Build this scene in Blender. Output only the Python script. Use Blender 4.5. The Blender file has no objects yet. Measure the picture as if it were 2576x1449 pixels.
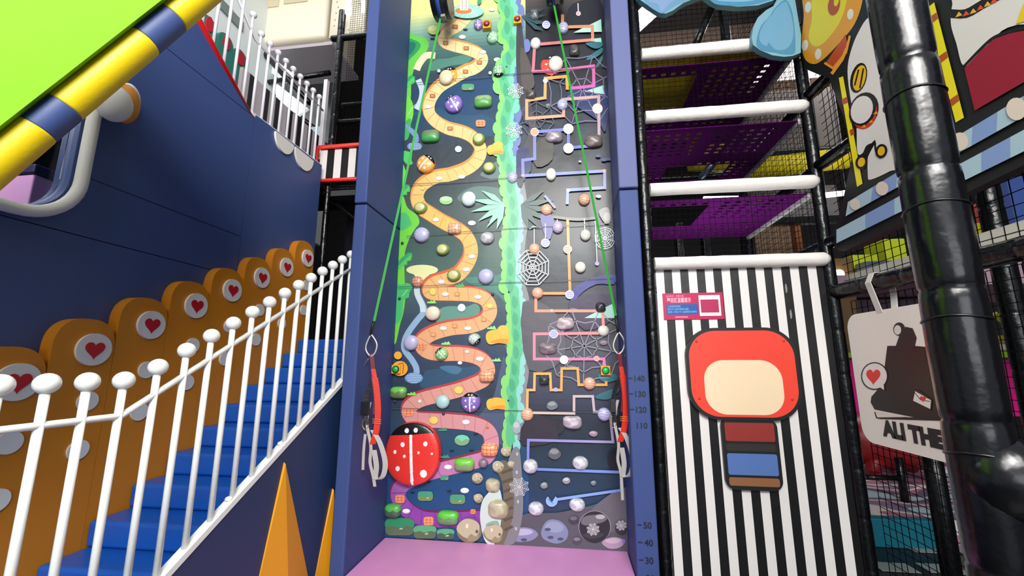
import bpy, bmesh, math, random
from mathutils import Vector, Matrix
from mathutils.geometry import tessellate_polygon

# ------------------------------------------------------------ camera, world, lights, exposure
scn = bpy.context.scene
COL = scn.collection
F_PX = 1040.0; EYE = 1.507; PITCH = math.atan(186 / 1038.0); YAW = math.radians(7.5)
cam_d = bpy.data.cameras.new('camera'); cam = bpy.data.objects.new('camera', cam_d); COL.objects.link(cam)
cam_d.sensor_width = 36.0; cam_d.lens = 36.0 * F_PX / 2576.0; cam_d.clip_start = 0.02; cam_d.clip_end = 100
cam.location = (0, 0, EYE); cam.rotation_euler = (math.radians(90) + PITCH, 0, YAW)
scn.camera = cam
scn.view_settings.view_transform = 'Standard'; scn.view_settings.look = 'None'
scn.view_settings.gamma = 1.0; scn.view_settings.use_curve_mapping = False
scn.view_settings.exposure = 0.0
W = bpy.data.worlds.new('world'); scn.world = W; W.use_nodes = True
W.node_tree.nodes['Background'].inputs[0].default_value = (0.78, 0.86, 1.0, 1)
W.node_tree.nodes['Background'].inputs[1].default_value = 0.46
def area(name, loc, target, sx, sy, power, col=(1, 1, 1)):
    d = bpy.data.lights.new(name, 'AREA'); d.shape = 'RECTANGLE'; d.size = sx; d.size_y = sy; d.energy = power; d.color = col
    o = bpy.data.objects.new(name, d); COL.objects.link(o); o.location = loc
    o.rotation_euler = (Vector(target) - Vector(loc)).to_track_quat('-Z', 'Y').to_euler(); return o
area('ceiling_light_front', (0.2, -3.2, 5.0), (-0.4, 3.0, 1.2), 5.0, 2.0, 470, (1, 0.98, 0.95))
area('ceiling_light_middle', (-0.2, 1.6, 6.6), (-0.3, 2.6, 0.0), 3.0, 1.2, 8, (1, 0.98, 0.96))
area('ceiling_light_side', (0.5, -1.6, 4.4), (-2.5, 2.0, 1.6), 1.5, 1.5, 150, (1, 0.98, 0.95))
area('shop_front_daylight', (0.8, -6.0, 2.2), (0.2, 3.0, 1.4), 4.0, 2.2, 110, (0.92, 0.95, 1))
area('hall_light_left', (-3.2, 2.6, 6.9), (-3.6, 4.4, 3.5), 1.6, 1.6, 38)
area('added_deck_fill', (1.2, 3.35, 1.95), (1.2, 3.6, 4.0), .8, .3, 9)  # added fill hidden behind the striped panel, brightens the deck undersides
area('added_tunnel_fill', (-3.2, 1.3, 3.25), (-3.2, 1.3, 2.0), .3, .3, 14)  # added fill, brightens the tunnel inside behind the round cornered window
area('hall_light_right', (3.5, 6.0, 5.5), (3.3, 6.0, 0.0), 3.0, 2.5, 150)

# ------------------------------------------------------------ pixel rays onto real planes
_cp, _sp = math.cos(PITCH), math.sin(PITCH); _cy, _sy = math.cos(YAW), math.sin(YAW)
def ray(px, py):
    u = (px - 1288) / F_PX; v = (724.5 - py) / F_PX
    f = _cp - v * _sp
    return Vector((-_sy * f + _cy * u, _cy * f + _sy * u, _sp + v * _cp))
def PY(px, py, Y):
    r = ray(px, py); t = Y / r.y; return Vector((r.x * t, Y, EYE + r.z * t))
def PX(px, py, X):
    r = ray(px, py); t = X / r.x; return Vector((X, r.y * t, EYE + r.z * t))
def PZ(px, py, Z):
    r = ray(px, py); t = (Z - EYE) / r.z; return Vector((r.x * t, r.y * t, Z))

# ------------------------------------------------------------ materials
def hx(h):
    out = []
    for i in (0, 2, 4):
        c = int(h[i:i + 2], 16) / 255.0
        out.append(c / 12.92 if c <= 0.04045 else ((c + 0.055) / 1.055) ** 2.4)
    return (out[0], out[1], out[2], 1.0)
MATS = {}
def mat(h, rough=0.45, bump=0.0, scale=40.0, metal=0.0, emit=0.0, coat=0.0, spec=0.5, var=0.0):
    key = (h, rough, bump, scale, metal, emit, coat, spec, var)
    if key in MATS: return MATS[key]
    m = bpy.data.materials.new('paint_' + h); m.use_nodes = True; nt = m.node_tree
    b = nt.nodes['Principled BSDF']
    b.inputs['Roughness'].default_value = rough; b.inputs['Metallic'].default_value = metal
    b.inputs['Specular IOR Level'].default_value = spec
    b.inputs['Coat Weight'].default_value = coat; b.inputs['Coat Roughness'].default_value = 0.15
    if h == 'VC':
        a = nt.nodes.new('ShaderNodeAttribute'); a.attribute_name = 'Col'
        nt.links.new(a.outputs['Color'], b.inputs['Base Color'])
    else:
        b.inputs['Base Color'].default_value = hx(h)
        if var:
            tc = nt.nodes.new('ShaderNodeTexCoord'); n = nt.nodes.new('ShaderNodeTexNoise'); n.inputs['Scale'].default_value = 3.0
            n.inputs['Detail'].default_value = 6.0
            hs = nt.nodes.new('ShaderNodeHueSaturation'); mr = nt.nodes.new('ShaderNodeMapRange')
            mr.inputs[1].default_value = 0.3; mr.inputs[2].default_value = 0.7; mr.inputs[3].default_value = 1 - var; mr.inputs[4].default_value = 1 + var
            nt.links.new(tc.outputs['Object'], n.inputs['Vector']); nt.links.new(n.outputs['Fac'], mr.inputs[0])
            hs.inputs['Color'].default_value = hx(h); nt.links.new(mr.outputs[0], hs.inputs['Value']); nt.links.new(hs.outputs[0], b.inputs['Base Color'])
    if emit:
        b.inputs['Emission Color'].default_value = hx(h); b.inputs['Emission Strength'].default_value = emit
    if bump:
        tc = nt.nodes.new('ShaderNodeTexCoord')
        n = nt.nodes.new('ShaderNodeTexNoise'); n.inputs['Scale'].default_value = scale; n.inputs['Detail'].default_value = 4.0
        bp = nt.nodes.new('ShaderNodeBump'); bp.inputs['Strength'].default_value = bump; bp.inputs['Distance'].default_value = 0.02
        nt.links.new(tc.outputs['Object'], n.inputs['Vector']); nt.links.new(n.outputs['Fac'], bp.inputs['Height']); nt.links.new(bp.outputs[0], b.inputs['Normal'])
    MATS[key] = m; return m
NAVY = lambda: mat('3c4f83', 0.5, 0.06, 260)
NAVYL = lambda: mat('3b4c80', 0.6, 0.06, 260, spec=.3)
BLACKV = lambda: mat('08090b', 0.26, 0.4, 14, spec=.4)
WHITEP = lambda: mat('ecefe8', 0.28, 0.05, 60)
CREAM = lambda: mat('e6e1d8', 0.5, 0.08, 200)
PRINT = lambda: mat('VC', 0.4)

# ------------------------------------------------------------ mesh builder
class M:
    def __init__(s): s.v = []; s.f = []; s.c = []; s.sm = []
    def add(s, vs, fs, col=None, smooth=False):
        o = len(s.v); s.v += [tuple(a) for a in vs]
        for f in fs: s.f.append([i + o for i in f]); s.c.append(col); s.sm.append(smooth)
        return s
    def box(s, a, b, col=None):
        x0, x1 = sorted((a[0], b[0])); y0, y1 = sorted((a[1], b[1])); z0, z1 = sorted((a[2], b[2]))
        return s.add([(x0, y0, z0), (x1, y0, z0), (x1, y1, z0), (x0, y1, z0), (x0, y0, z1), (x1, y0, z1), (x1, y1, z1), (x0, y1, z1)],
                     [(0, 3, 2, 1), (4, 5, 6, 7), (0, 1, 5, 4), (1, 2, 6, 5), (2, 3, 7, 6), (3, 0, 4, 7)], col)
    def frame(s, d):
        d = Vector(d).normalized(); a = Vector((0, 0, 1)) if abs(d.z) < 0.9 else Vector((1, 0, 0))
        e = d.cross(a).normalized(); return e, d.cross(e).normalized()
    def tube(s, pts, r, n=12, col=None, closed=False, caps=True, ribbon=None):
        pts = [Vector(p) for p in pts]; N = len(pts); rr = r if isinstance(r, (list, tuple)) else [r] * N
        vs = []; e = None
        for i, p in enumerate(pts):
            a = pts[(i - 1) % N] if (i or closed) else p; b = pts[(i + 1) % N] if (i < N - 1 or closed) else p
            d = (b - a).normalized()
            if e is None: e, g = s.frame(d)
            else:
                e = (e - d * e.dot(d)).normalized(); g = d.cross(e)
            for k in range(n):
                t = 2 * math.pi * k / n; vs.append(p + (e * math.cos(t) + g * math.sin(t)) * rr[i])
        fs = []
        for i in range(N if closed else N - 1):
            j = (i + 1) % N
            for k in range(n): fs.append((i * n + k, i * n + (k + 1) % n, j * n + (k + 1) % n, j * n + k))
        s.add(vs, fs, col, True)
        if caps and not closed:
            o = len(s.v) - N * n
            s.f.append([o + k for k in range(n)][::-1]); s.c.append(col); s.sm.append(False)
            s.f.append([o + (N - 1) * n + k for k in range(n)]); s.c.append(col); s.sm.append(False)
        return s
    def strap(s, pts, w, wd, t=0.002, col=None):          # flat webbing along pts, wd = width direction
        wd = Vector(wd).normalized(); pts = [Vector(p) for p in pts]; vs = []; fs = []
        for i, p in enumerate(pts):
            a = pts[max(i - 1, 0)]; b = pts[min(i + 1, len(pts) - 1)]; d = (b - a).normalized(); nn = d.cross(wd).normalized()
            for q in ((-1, -1), (1, -1), (1, 1), (-1, 1)): vs.append(p + wd * (w / 2 * q[0]) + nn * (t / 2 * q[1]))
        for i in range(len(pts) - 1):
            for k in range(4): fs.append((i * 4 + k, i * 4 + (k + 1) % 4, i * 4 + 4 + (k + 1) % 4, i * 4 + 4 + k))
        fs += [(3, 2, 1, 0), tuple(len(vs) - 4 + k for k in range(4))]
        return s.add(vs, fs, col)
    def ball(s, c, r, sx=1, sy=1, sz=1, n=20, col=None):
        vs = []; fs = []; m = n // 2
        for i in range(m + 1):
            a = math.pi * i / m
            for k in range(n):
                t = 2 * math.pi * k / n
                vs.append((c[0] + r * sx * math.sin(a) * math.cos(t), c[1] + r * sy * math.sin(a) * math.sin(t), c[2] + r * sz * math.cos(a)))
        for i in range(m):
            for k in range(n): fs.append((i * n + k, i * n + n + k, i * n + n + (k + 1) % n, i * n + (k + 1) % n))
        return s.add(vs, fs, col, True)
    def prism(s, poly, depth, col=None, side=None, holes=None):   # poly: 3D points in a plane; depth: extrusion vector
        P = [Vector(p) for p in poly]; D = Vector(depth); n = len(P)
        nrm = Vector((0, 0, 0))
        for i in range(n): nrm += P[i].cross(P[(i + 1) % n])
        if nrm.dot(D) < 0: P.reverse()
        if not holes:
            s.add([p + D for p in P], [tuple(range(n))], col)
            s.add(P, [tuple(range(n))[::-1]], side or col)
        else:
            H = [[Vector(p) for p in h] for h in holes]; al = P + [p for h in H for p in h]
            for tri in tessellate_polygon([P] + H):
                a, b, c = (al[i] for i in tri); t = tri if (b - a).cross(c - a).dot(D) > 0 else tri[::-1]
                s.add([al[i] + D for i in t], [(0, 1, 2)], col); s.add([al[i] for i in t], [(2, 1, 0)], side or col)
            for h in H:
                m = len(h); s.add(h + [p + D for p in h], [(i, m + i, m + (i + 1) % m, (i + 1) % m) for i in range(m)], side or col)
        s.add(P + [p + D for p in P], [(i, (i + 1) % n, n + (i + 1) % n, n + i) for i in range(n)], side or col)
        return s
    def build(s, name, material, parent=None, bevel=0.0, seg=3, origin=None):
        o3 = Vector(origin) if origin is not None else Vector((0, 0, 0))
        base = Vector((0, 0, 0)) if parent is None else o3
        if parent is not None: off = parent_world(parent)
        else: off = o3
        me = bpy.data.meshes.new(name); me.from_pydata([tuple(Vector(a) - off) for a in s.v], [], s.f)
        me.polygons.foreach_set('use_smooth', s.sm)
        if any(c is not None for c in s.c):
            at = me.color_attributes.new('Col', 'FLOAT_COLOR', 'CORNER'); data = []
            cache = {}
            for p, c in zip(me.polygons, s.c):
                if c not in cache: cache[c] = list(hx(c)) if isinstance(c, str) else ([0.5, 0.5, 0.5, 1] if c is None else list(c))
                data += cache[c] * p.loop_total
            at.data.foreach_set('color', data)
        me.materials.append(material)
        o = bpy.data.objects.new(name, me); COL.objects.link(o)
        if parent is not None: o.parent = parent
        else: o.location = off
        if bevel:
            md = o.modifiers.new('bevel', 'BEVEL'); md.width = bevel; md.segments = seg; md.limit_method = 'ANGLE'; md.angle_limit = math.radians(35)
            for p in me.polygons: p.use_smooth = True
            md.harden_normals = True
        return o
def parent_world(o):
    v = Vector((0, 0, 0))
    while o is not None: v += o.location; o = o.parent
    return v
def tag(o, label=None, cat=None, group=None, kind=None):
    if label: o['label'] = label
    if cat: o['category'] = cat
    if group: o['group'] = group
    if kind: o['kind'] = kind
    return o
def thing(name, loc, label, cat, group=None, kind=None):
    o = bpy.data.objects.new(name, None); o.empty_display_size = 0.1; COL.objects.link(o); o.location = loc
    return tag(o, label, cat, group, kind)
def smooth(pts, n=6, closed=False):
    out = []; N = len(pts)
    rng = range(N if closed else N - 1)
    for i in rng:
        g = lambda k: Vector(pts[k % N]) if closed else Vector(pts[min(max(k, 0), N - 1)])
        a, b, c, d = g(i - 1), g(i), g(i + 1), g(i + 2)
        for k in range(n):
            t = k / n
            out.append(0.5 * ((2 * b) + (c - a) * t + (2 * a - 5 * b + 4 * c - d) * t * t + (3 * b - a - 3 * c + d) * t ** 3))
    if not closed: out.append(Vector(pts[-1]))
    return out
def ell(cx, cy, rx, ry, n=24, rot=0.0):
    c, s_ = math.cos(rot), math.sin(rot)
    return [(cx + rx * math.cos(a) * c - ry * math.sin(a) * s_, cy + rx * math.cos(a) * s_ + ry * math.sin(a) * c) for a in [2 * math.pi * k / n for k in range(n)]]
def rrect(x0, y0, x1, y1, r, n=6):
    out = []
    for cx, cy, a0 in ((x1 - r, y1 - r, 0), (x0 + r, y1 - r, 90), (x0 + r, y0 + r, 180), (x1 - r, y0 + r, 270)):
        for k in range(n + 1):
            a = math.radians(a0 + 90 * k / n); out.append((cx + r * math.cos(a), cy + r * math.sin(a)))
    return out
def heart(cx, cy, w, h, n=28):
    out = []
    for k in range(n):
        t = 2 * math.pi * k / n
        out.append((cx + w / 2 * math.sin(t) ** 3, cy + h / 2 * (13 * math.cos(t) - 5 * math.cos(2 * t) - 2 * math.cos(3 * t) - math.cos(4 * t)) / 14.5))
    return out

class Art:                                            # flat print: polygons stacked a fraction of a millimetre apart
    def __init__(s, fn, step=0.00012): s.m = M(); s.fn = fn; s.k = 1; s.step = step
    def poly(s, pts, col, up=True):
        P = [s.fn(p[0], p[1], s.k * s.step) for p in pts]
        s.m.add(P, [tuple(range(len(P)))], col)
        if up: s.k += 1
        return s
    def blob(s, pts, col, n=5): return s.poly(smooth([Vector((a, b)) for a, b in pts], n, True), col)
    def line(s, pts, w, col, closed=False, n=0, up=True, w1=None):
        P = [Vector((p[0], p[1])) for p in pts]
        if n: P = smooth(P, n, closed)
        N = len(P); L = []; R = []
        for i, p in enumerate(P):
            a = P[(i - 1) % N] if (i or closed) else p; b = P[(i + 1) % N] if (i < N - 1 or closed) else p
            d1 = (p - a).normalized() if (p - a).length > 1e-9 else (b - p).normalized()
            d2 = (b - p).normalized() if (b - p).length > 1e-9 else d1
            nn = Vector((-(d1 + d2).y, (d1 + d2).x))
            nn = nn.normalized() if nn.length > 1e-6 else Vector((-d1.y, d1.x))
            k = max(nn.dot(Vector((-d1.y, d1.x))), 0.5); ww = w if w1 is None else w + (w1 - w) * i / (N - 1)
            L.append(p + nn * ww / 2 / k); R.append(p - nn * ww / 2 / k)
        vs = [s.fn(p[0], p[1], s.k * s.step) for p in L + R]
        for i in range(N if closed else N - 1):
            j = (i + 1) % N
            s.m.f.append([len(s.m.v) + q for q in (i, j, N + j, N + i)]); s.m.c.append(col); s.m.sm.append(False)
        s.m.v += [tuple(v) for v in vs]
        if up: s.k += 1
        return s
    def ell(s, cx, cy, rx, ry, col, n=20, rot=0.0, up=True): return s.poly(ell(cx, cy, rx, ry, n, rot), col, up)
def text_mesh(body, size, bold=0.0):                  # 2D triangles of a word, origin bottom left
    cu = bpy.data.curves.new('text', 'FONT'); cu.body = body; cu.size = size; cu.offset = bold; cu.resolution_u = 3
    o = bpy.data.objects.new('text', cu); COL.objects.link(o)
    dg = bpy.context.evaluated_depsgraph_get(); dg.update(); me = bpy.data.meshes.new_from_object(o.evaluated_get(dg))
    V = [(v.co.x, v.co.y) for v in me.vertices]; Fs = [tuple(p.vertices) for p in me.polygons]
    bpy.data.objects.remove(o); bpy.data.meshes.remove(me); bpy.data.curves.remove(cu)
    return V, Fs
def put_text(m, body, size, o, ex, ey, col=None, bold=0.0, width=None, center=False):
    V, Fs = text_mesh(body, size, bold)
    if not V: return
    x0 = min(v[0] for v in V); x1 = max(v[0] for v in V); k = width / (x1 - x0) if width else 1.0
    sh = (x0 + x1) / 2 if center else x0
    o = Vector(o); ex = Vector(ex); ey = Vector(ey)
    m.add([o + ex * ((v[0] - sh) * k) + ey * v[1] for v in V], Fs, col)

def wrapped_pole(parent, name, p0, p1, r, ties=0.28, n=20, material=None, label=None):   # black vinyl sleeve gathered at every tie
    p0 = Vector(p0); p1 = Vector(p1); L = (p1 - p0).length; d = (p1 - p0) / L
    pts = []; rr = []; seg = max(1, round(L / ties)); rnd = random.Random(int(L * 1000) + int(r * 9999))
    for i in range(seg):
        for t, k in ((0.0, 0.92), (0.025, 0.98), (0.1, 1.0), (0.5, 1.0 + rnd.uniform(0, 0.03)), (0.9, 1.0), (0.975, 0.98)):
            pts.append(p0 + d * (L * (i + t) / seg)); rr.append(r * k)
    pts.append(p1); rr.append(r * 0.88)
    o = M().tube(pts, rr, n).build(name, material or BLACKV(), parent)
    if label: o['label'] = label
    return o
def net(m, o, ex, ey, w, h, p, t=0.0022, p2=None, rnd=None):
    o = Vector(o); ex = Vector(ex).normalized(); ey = Vector(ey).normalized(); nz = ex.cross(ey); p2 = p2 or p
    def bar(a, b, u):
        vs = [q + u * s1 * t / 2 + nz * s2 * t / 2 for q in (a, b) for s1, s2 in ((-1, -1), (1, -1), (1, 1), (-1, 1))]
        m.add(vs, [(0, 1, 5, 4), (1, 2, 6, 5), (2, 3, 7, 6), (3, 0, 4, 7)])
    R = rnd or random.Random(5)
    for i in range(int(w / p) + 1):
        a = o + ex * (i * p)
        prev = a
        for k in range(1, 7):
            q = a + ey * (h * k / 6) + ex * R.uniform(-.12, .12) * p
            bar(prev, q, ex); prev = q
    for i in range(int(h / p2) + 1):
        a = o + ey * (i * p2); prev = a
        for k in range(1, 7):
            q = a + ex * (w * k / 6) + ey * R.uniform(-.12, .12) * p
            bar(prev, q, ey); prev = q
    return m

# ------------------------------------------------------------ room shell
YW = 3.31; XL = -2.5; XS = -1.56; XR = 1.8; ZM = 0.185
fl = M().box((-8, -4, -0.1), (9, 12.5, 0)).build('floor', mat('16181d', 0.4, 0.05, 30, var=0.15)); tag(fl, 'dark grey play hall floor', 'floor', kind='structure')
tag(M().box((-8, 12, 0), (9, 12.2, 8)).build('wall_back', mat('3a3638', 0.8)), 'dark far wall of the play hall', 'wall', kind='structure')
tag(M().box((9, -4, 0), (9.2, 12.2, 8)).build('wall_right', mat('3c383a', 0.8)), 'dark right wall of the play hall', 'wall', kind='structure')
tag(M().box((-8.2, -4, 0), (-8, 12.2, 8)).build('wall_far_left', mat('8a8884', 0.8)), 'grey wall far behind the upper railing', 'wall', kind='structure')
tag(M().box((-8.2, 3.6, 7.4), (9.2, 12.2, 7.6)).build('ceiling', mat('57504e', 0.85)), 'dark ceiling over the back of the hall', 'ceiling', kind='structure')

# navy padded wall on the left
wl = thing('wall_left', (XL, 0, 0), 'navy padded wall on the left beside the blue stairs', 'wall', kind='structure')
def yz(pts, X): return [(X, a, b) for a, b in pts]
HOLE = rrect(0.93, 2.225, 1.67, 3.05, 0.2, 8)
M().prism(yz([(0.2, 0), (2.797, 0), (2.797, 2.152), (0.2, 2.152)], XL - .1), (.1, 0, 0)).build('wall_pad', NAVY(), wl, 0.012)
M().prism(yz([(0.2, 2.157), (2.797, 2.157), (2.797, 3.485), (0.2, 3.485)], XL - .1), (.1, 0, 0), holes=[yz(HOLE, XL - .1)]).build('wall_pad', NAVY(), wl, 0.008)
M().prism(yz([(2.803, 0), (3.74, 0), (3.74, 3.535), (2.803, 3.515)], XL - .1), (.1, 0, 0)).build('wall_pad', NAVY(), wl, 0.012)
M().prism(yz([(2.755, 3.49), (2.20, 3.86), (0.2, 5.3), (0.2, 3.49)], XL - .1), (.1, 0, 0)).build('wall_pad', NAVY(), wl, 0.012)
M().box((XL, 1.76, 2.468), (XL + .0015, 2.79, 2.473)).build('seam', mat('16223f', .6), wl)
M().tube([(XL - .03, 2.80, 3.46), (XL - .01, 2.21, 3.86), (XL - .01, .3, 5.26)], .03, 14).build('edge_roll', mat('d3141c', .4, .05, 120), wl)['label'] = 'red padded edge roll'
for i, (a, b, c) in enumerate(((688, 347, 68), (738, 384, 62))):
    p = PX(a, b, XL); q = PX(a + 46, b + 37, XL); y0, y1 = p.y, q.y; r = (y1 - y0) / 2
    pts = [(y0 + r + r * math.cos(t), 3.50 - r * 1.15 * math.sin(t)) for t in [math.pi * k / 14 for k in range(15)]]
    M().prism(yz(pts, XL), (.018, 0, 0)).build('scallop', CREAM(), wl, .005)['label'] = 'white half disc trim'
# round cornered look-through window with its white padded frame
wn = thing('window_1', (XL, 1.3, 2.2), 'round cornered dark window with white padded frame in the navy wall', 'window', kind='structure')
fp = rrect(0.90, 2.195, 1.70, 3.08, 0.23, 10)
M().tube([(XL + .03, a, b) for a, b in fp], .029, 14, closed=True).build('window_frame', CREAM(), wn)
pg = bpy.data.materials.new('glass_pane'); pg.use_nodes = True; b_ = pg.node_tree.nodes['Principled BSDF']
b_.inputs['Base Color'].default_value = (.8, .84, .92, 1); b_.inputs['Transmission Weight'].default_value = 1; b_.inputs['Roughness'].default_value = .03; b_.inputs['IOR'].default_value = 1.2
M().prism(yz(rrect(.94, 2.235, 1.66, 3.04, .19, 8), XL - .05), (.006, 0, 0)).build('pane', pg, wn)
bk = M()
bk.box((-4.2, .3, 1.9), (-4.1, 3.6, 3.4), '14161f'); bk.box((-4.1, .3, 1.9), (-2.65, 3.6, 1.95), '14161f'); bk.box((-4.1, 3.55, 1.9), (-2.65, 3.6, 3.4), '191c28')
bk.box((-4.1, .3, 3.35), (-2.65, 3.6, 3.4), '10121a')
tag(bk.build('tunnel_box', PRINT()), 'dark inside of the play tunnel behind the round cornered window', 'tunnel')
q_ = PX(88, 425, -3.0); w_ = PX(150, 445, -3.0)
pk = M().box((-3.3, q_.y, 1.96), (-3.0, w_.y, q_.z - .03), 'e2a6d0').box((-3.31, q_.y - .01, q_.z - .028), (-2.99, w_.y + .01, q_.z + .03), '2c2c52')
tag(pk.build('foam_block', PRINT(), bevel=.01), 'pink foam block with dark cap seen through the round window', 'foam block')
# mushroom-shaped padded pod on the wall under the slide
pod = thing('wall_pod', (XL, 1.85, 3.0), 'white padded pod with an orange band on the navy wall under the slide', 'padding')
c = PX(300, 255, XL + .09)
M().ball((XL + .12, c.y - .045, c.z - .045), .095, .8, .85, 1.05, 24).build('pod_body', CREAM(), pod)
o = M().ball((XL + .10, c.y + .025, c.z + .0), .108, .5, .62, 1.05, 28).build('band', mat('d98a1c', .4, .05, 150), pod); o['label'] = 'orange band'
M().ball((XL + .05, c.y + .07, c.z + .055), .10, .45, .62, 1.05, 28).build('back_cap', CREAM(), pod)

# green slide with striped padded edge overhead
sl = thing('padded_slide', (-1.2, .7, 2.4), 'lime green slide with yellow and navy striped edge roll overhead', 'slide')
def RP(px, py, d): r = ray(px, py); h = math.hypot(r.x, r.y); return Vector((0, 0, EYE)) + r * (d / h)
A = RP(-190, 555, 1.75); B = RP(640, -124, 1.65); D = (B - A); Ln = D.length; dn = D.normalized()
rr_ = .047
def at_t(px, py):   # nearest parameter along the roll for a pixel
    best = min(range(1001), key=lambda k: (Vector(project(A + D * (k / 1000))) - Vector((px, py))).length); return best / 1000
def project(p):
    d = Vector(p) - Vector((0, 0, EYE)); f = d.x * -_sy + d.y * _cy; u = d.x * _cy + d.y * _sy
    zc = f * _cp + d.z * _sp; v = -f * _sp + d.z * _cp
    return (1288 + F_PX * u / zc, 724.5 - F_PX * v / zc)
cuts = [0.0, at_t(92, 327), at_t(162, 272), at_t(362, 105), at_t(433, 47), 1.0]
for i in range(5):
    a, b = cuts[i], cuts[i + 1]; n = 6
    pts = []; rs = []
    for t, q in ((0.0, .97), (.012, .992), (.04, 1), (.5, 1), (.96, 1), (.988, .992), (1.0, .97)):
        pts.append(A + D * (a + (b - a) * t)); rs.append(rr_ * q)
    o = M().tube(pts, rs, 28).build('edge_pad', mat('e6c80a', .45, .05, 90) if i % 2 == 0 else NAVY(), sl)
    o['label'] = 'yellow edge pad' if i % 2 == 0 else 'navy edge pad'
up = Vector((-.2, -.35, .95)).normalized()
up = (up - dn * up.dot(dn)).normalized(); nn_ = dn.cross(up).normalized()
if nn_.dot(Vector((0, 0, EYE)) - A) < 0: nn_ = -nn_
q0 = A + nn_ * .02 - dn * .3; q1 = B + nn_ * .02 + dn * .3
M().prism([q0 + up * .03, q1 + up * .03, q1 + up * 1.3, q0 + up * 1.3], nn_ * .05).build('slide_bed', mat('78bc08', .6, .12, 5, spec=.25, var=.05), sl, .01)['label'] = 'lime green slide side'

# ------------------------------------------------------------ padded slats with hearts
HB = [(-15, 125), (125, 290), (290, 420), (420, 522), (522, 605), (605, 675), (675, 730), (730, 787)]
HT = [895, 825, 768, 725, 690, 670, 643, 622]
HY = [1095, 1000, 960, 800, 760, 730, 700, 690]
HC = [(60, 975), (237, 890), (382, 825), (492, 775), (580, 735), (655, 711), (718, 681), (770, 657)]
DC = [[(20, 1132), (5, 1272)], [(208, 1026), (190, 1147)], [(360, 945), (342, 1053)], [(470, 862), (460, 968)], [(567, 829), (558, 912)], [(640, 790), (634, 866)], [(705, 757), (702, 822)], [(763, 728), (760, 790)]]
ORD = ['first', 'second', 'third', 'fourth', 'fifth', 'sixth', 'seventh', 'eighth']
XF = XL + .07
for i, ((a, b), t) in enumerate(zip(HB, HT)):
    cy_ = PX(HC[i][0] - 10, HC[i][1], XF).y
    top = 1.575 + i * .1512
    y0 = 1.405 + i * .2792; y1 = y0 + .277
    w = y1 - y0; ym = (y0 + y1) / 2; zb = max(.05, top - 1.7)
    out = [(y0, zb), (y1, zb)] + [(ym + w / 2 * math.copysign(abs(math.cos(q)) ** .8, math.cos(q)), top - w * .55 + w * .55 * math.sin(q) ** .85) for q in [math.pi * k / 20 for k in range(21)]]
    th = thing('heart_panel', (XL, ym, zb), 'orange padded panel with red heart, %s' % ('nearest the camera, cut by the left picture edge' if i == 0 else 'farthest up at the end of the navy wall' if i == 7 else ORD[i] + ' from the bottom of the stairs'), 'padding', 'orange heart slats along the stairs')
    M().prism(yz(out, XL + .001), (.068, 0, 0)).build('slat_body', mat('d07f0a', .5, .1, 240), th, .022, 4)
    hy, hz = ym + .035, top - .155
    ds = M().prism(yz(ell(hy, hz, .082, .082, 32), XF - .001), (.014, 0, 0)).build('heart_disc', CREAM(), th, .006); ds['label'] = 'white disc'
    hp = M().prism(yz(heart(hy, hz, .092, .088), XF + .013), (.003, 0, 0)).build('heart', mat('c3101e', .4), ds); hp['label'] = 'red heart'
    for j in range(2):
        M().prism(yz(ell(ym + .05 - .005 * j, top - .415 - .235 * j, .048, .048, 24), XF - .001), (.01, 0, 0)).build('dot', CREAM(), th, .004)['label'] = 'white dot'

# ------------------------------------------------------------ blue padded stairs
st = thing('staircase', (-2.05, 1.6, 0), 'blue padded staircase rising beside the orange heart slats', 'stairs')
BL = mat('165cba', .32, .12, 12, var=.08)
for k in range(10):
    z = 1.71 - .1245 * k; y = 3.50 - .191 * k
    M().box((XL + .0705, y, z - .1245), (XS - .045, (y + .30) if k else 3.80, z)).build('step', BL, st, .02, 4)
M().box((XL + .0705, .2, 0), (XS - .045, 1.95, .466)).build('landing', BL, st, .015)
ys = [(1.95, 0), (3.95, 0), (3.95, 1.59), (3.5, 1.585)] + [(1.95, .6)]
M().prism(yz([(1.955, 0), (3.79, 0), (3.79, 1.58), (3.52, 1.58), (1.955, .49)], XL + .0715), (.82, 0, 0)).build('stair_core', BL, st)
# side wall below the railing with spikes
sw = thing('stair_side_wall', (XS, 1.5, 0), 'navy padded side wall under the white stair railing', 'wall', kind='structure')
def zl(y): return .697 + .5625 * (y - 1.57)
M().prism(yz([(.2, 0), (3.1, 0), (3.1, zl(3.1) - .025), (1.28, zl(1.28) - .025), (.2, zl(1.28) - .025)], XS - .04), (.04, 0, 0)).build('side_pad', mat('20355a', .45, .06, 240), sw, .006)
for i, (a, b, c_, zt, zb) in enumerate(((2.225, 2.047, 2.592, .955, .14), (2.745, 2.597, 2.96, .675, .14))):
    m = M(); ap = (XS + .012, a, zt); cc = (XS + .045, (a + (b + c_) / 2) / 2 + .03, .2)
    bl = (XS, b, zb); br = (XS, c_, zb); md = (XS + .05, (b + c_) / 2, zb); tp = (XS, a, zt + .01)
    m.add([bl, md, br, ap, tp], [(0, 1, 3), (1, 2, 3), (0, 3, 4), (3, 2, 4), (0, 2, 1)])
    tag(m.build('spike_pad', mat('e59c10', .45, .1, 200)), 'tall orange spike on the navy stair side, %s' % ('the taller one, seen whole' if i == 0 else 'the shorter one, half behind the blue pillar'), 'padding', 'orange spikes on the stair side')

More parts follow.
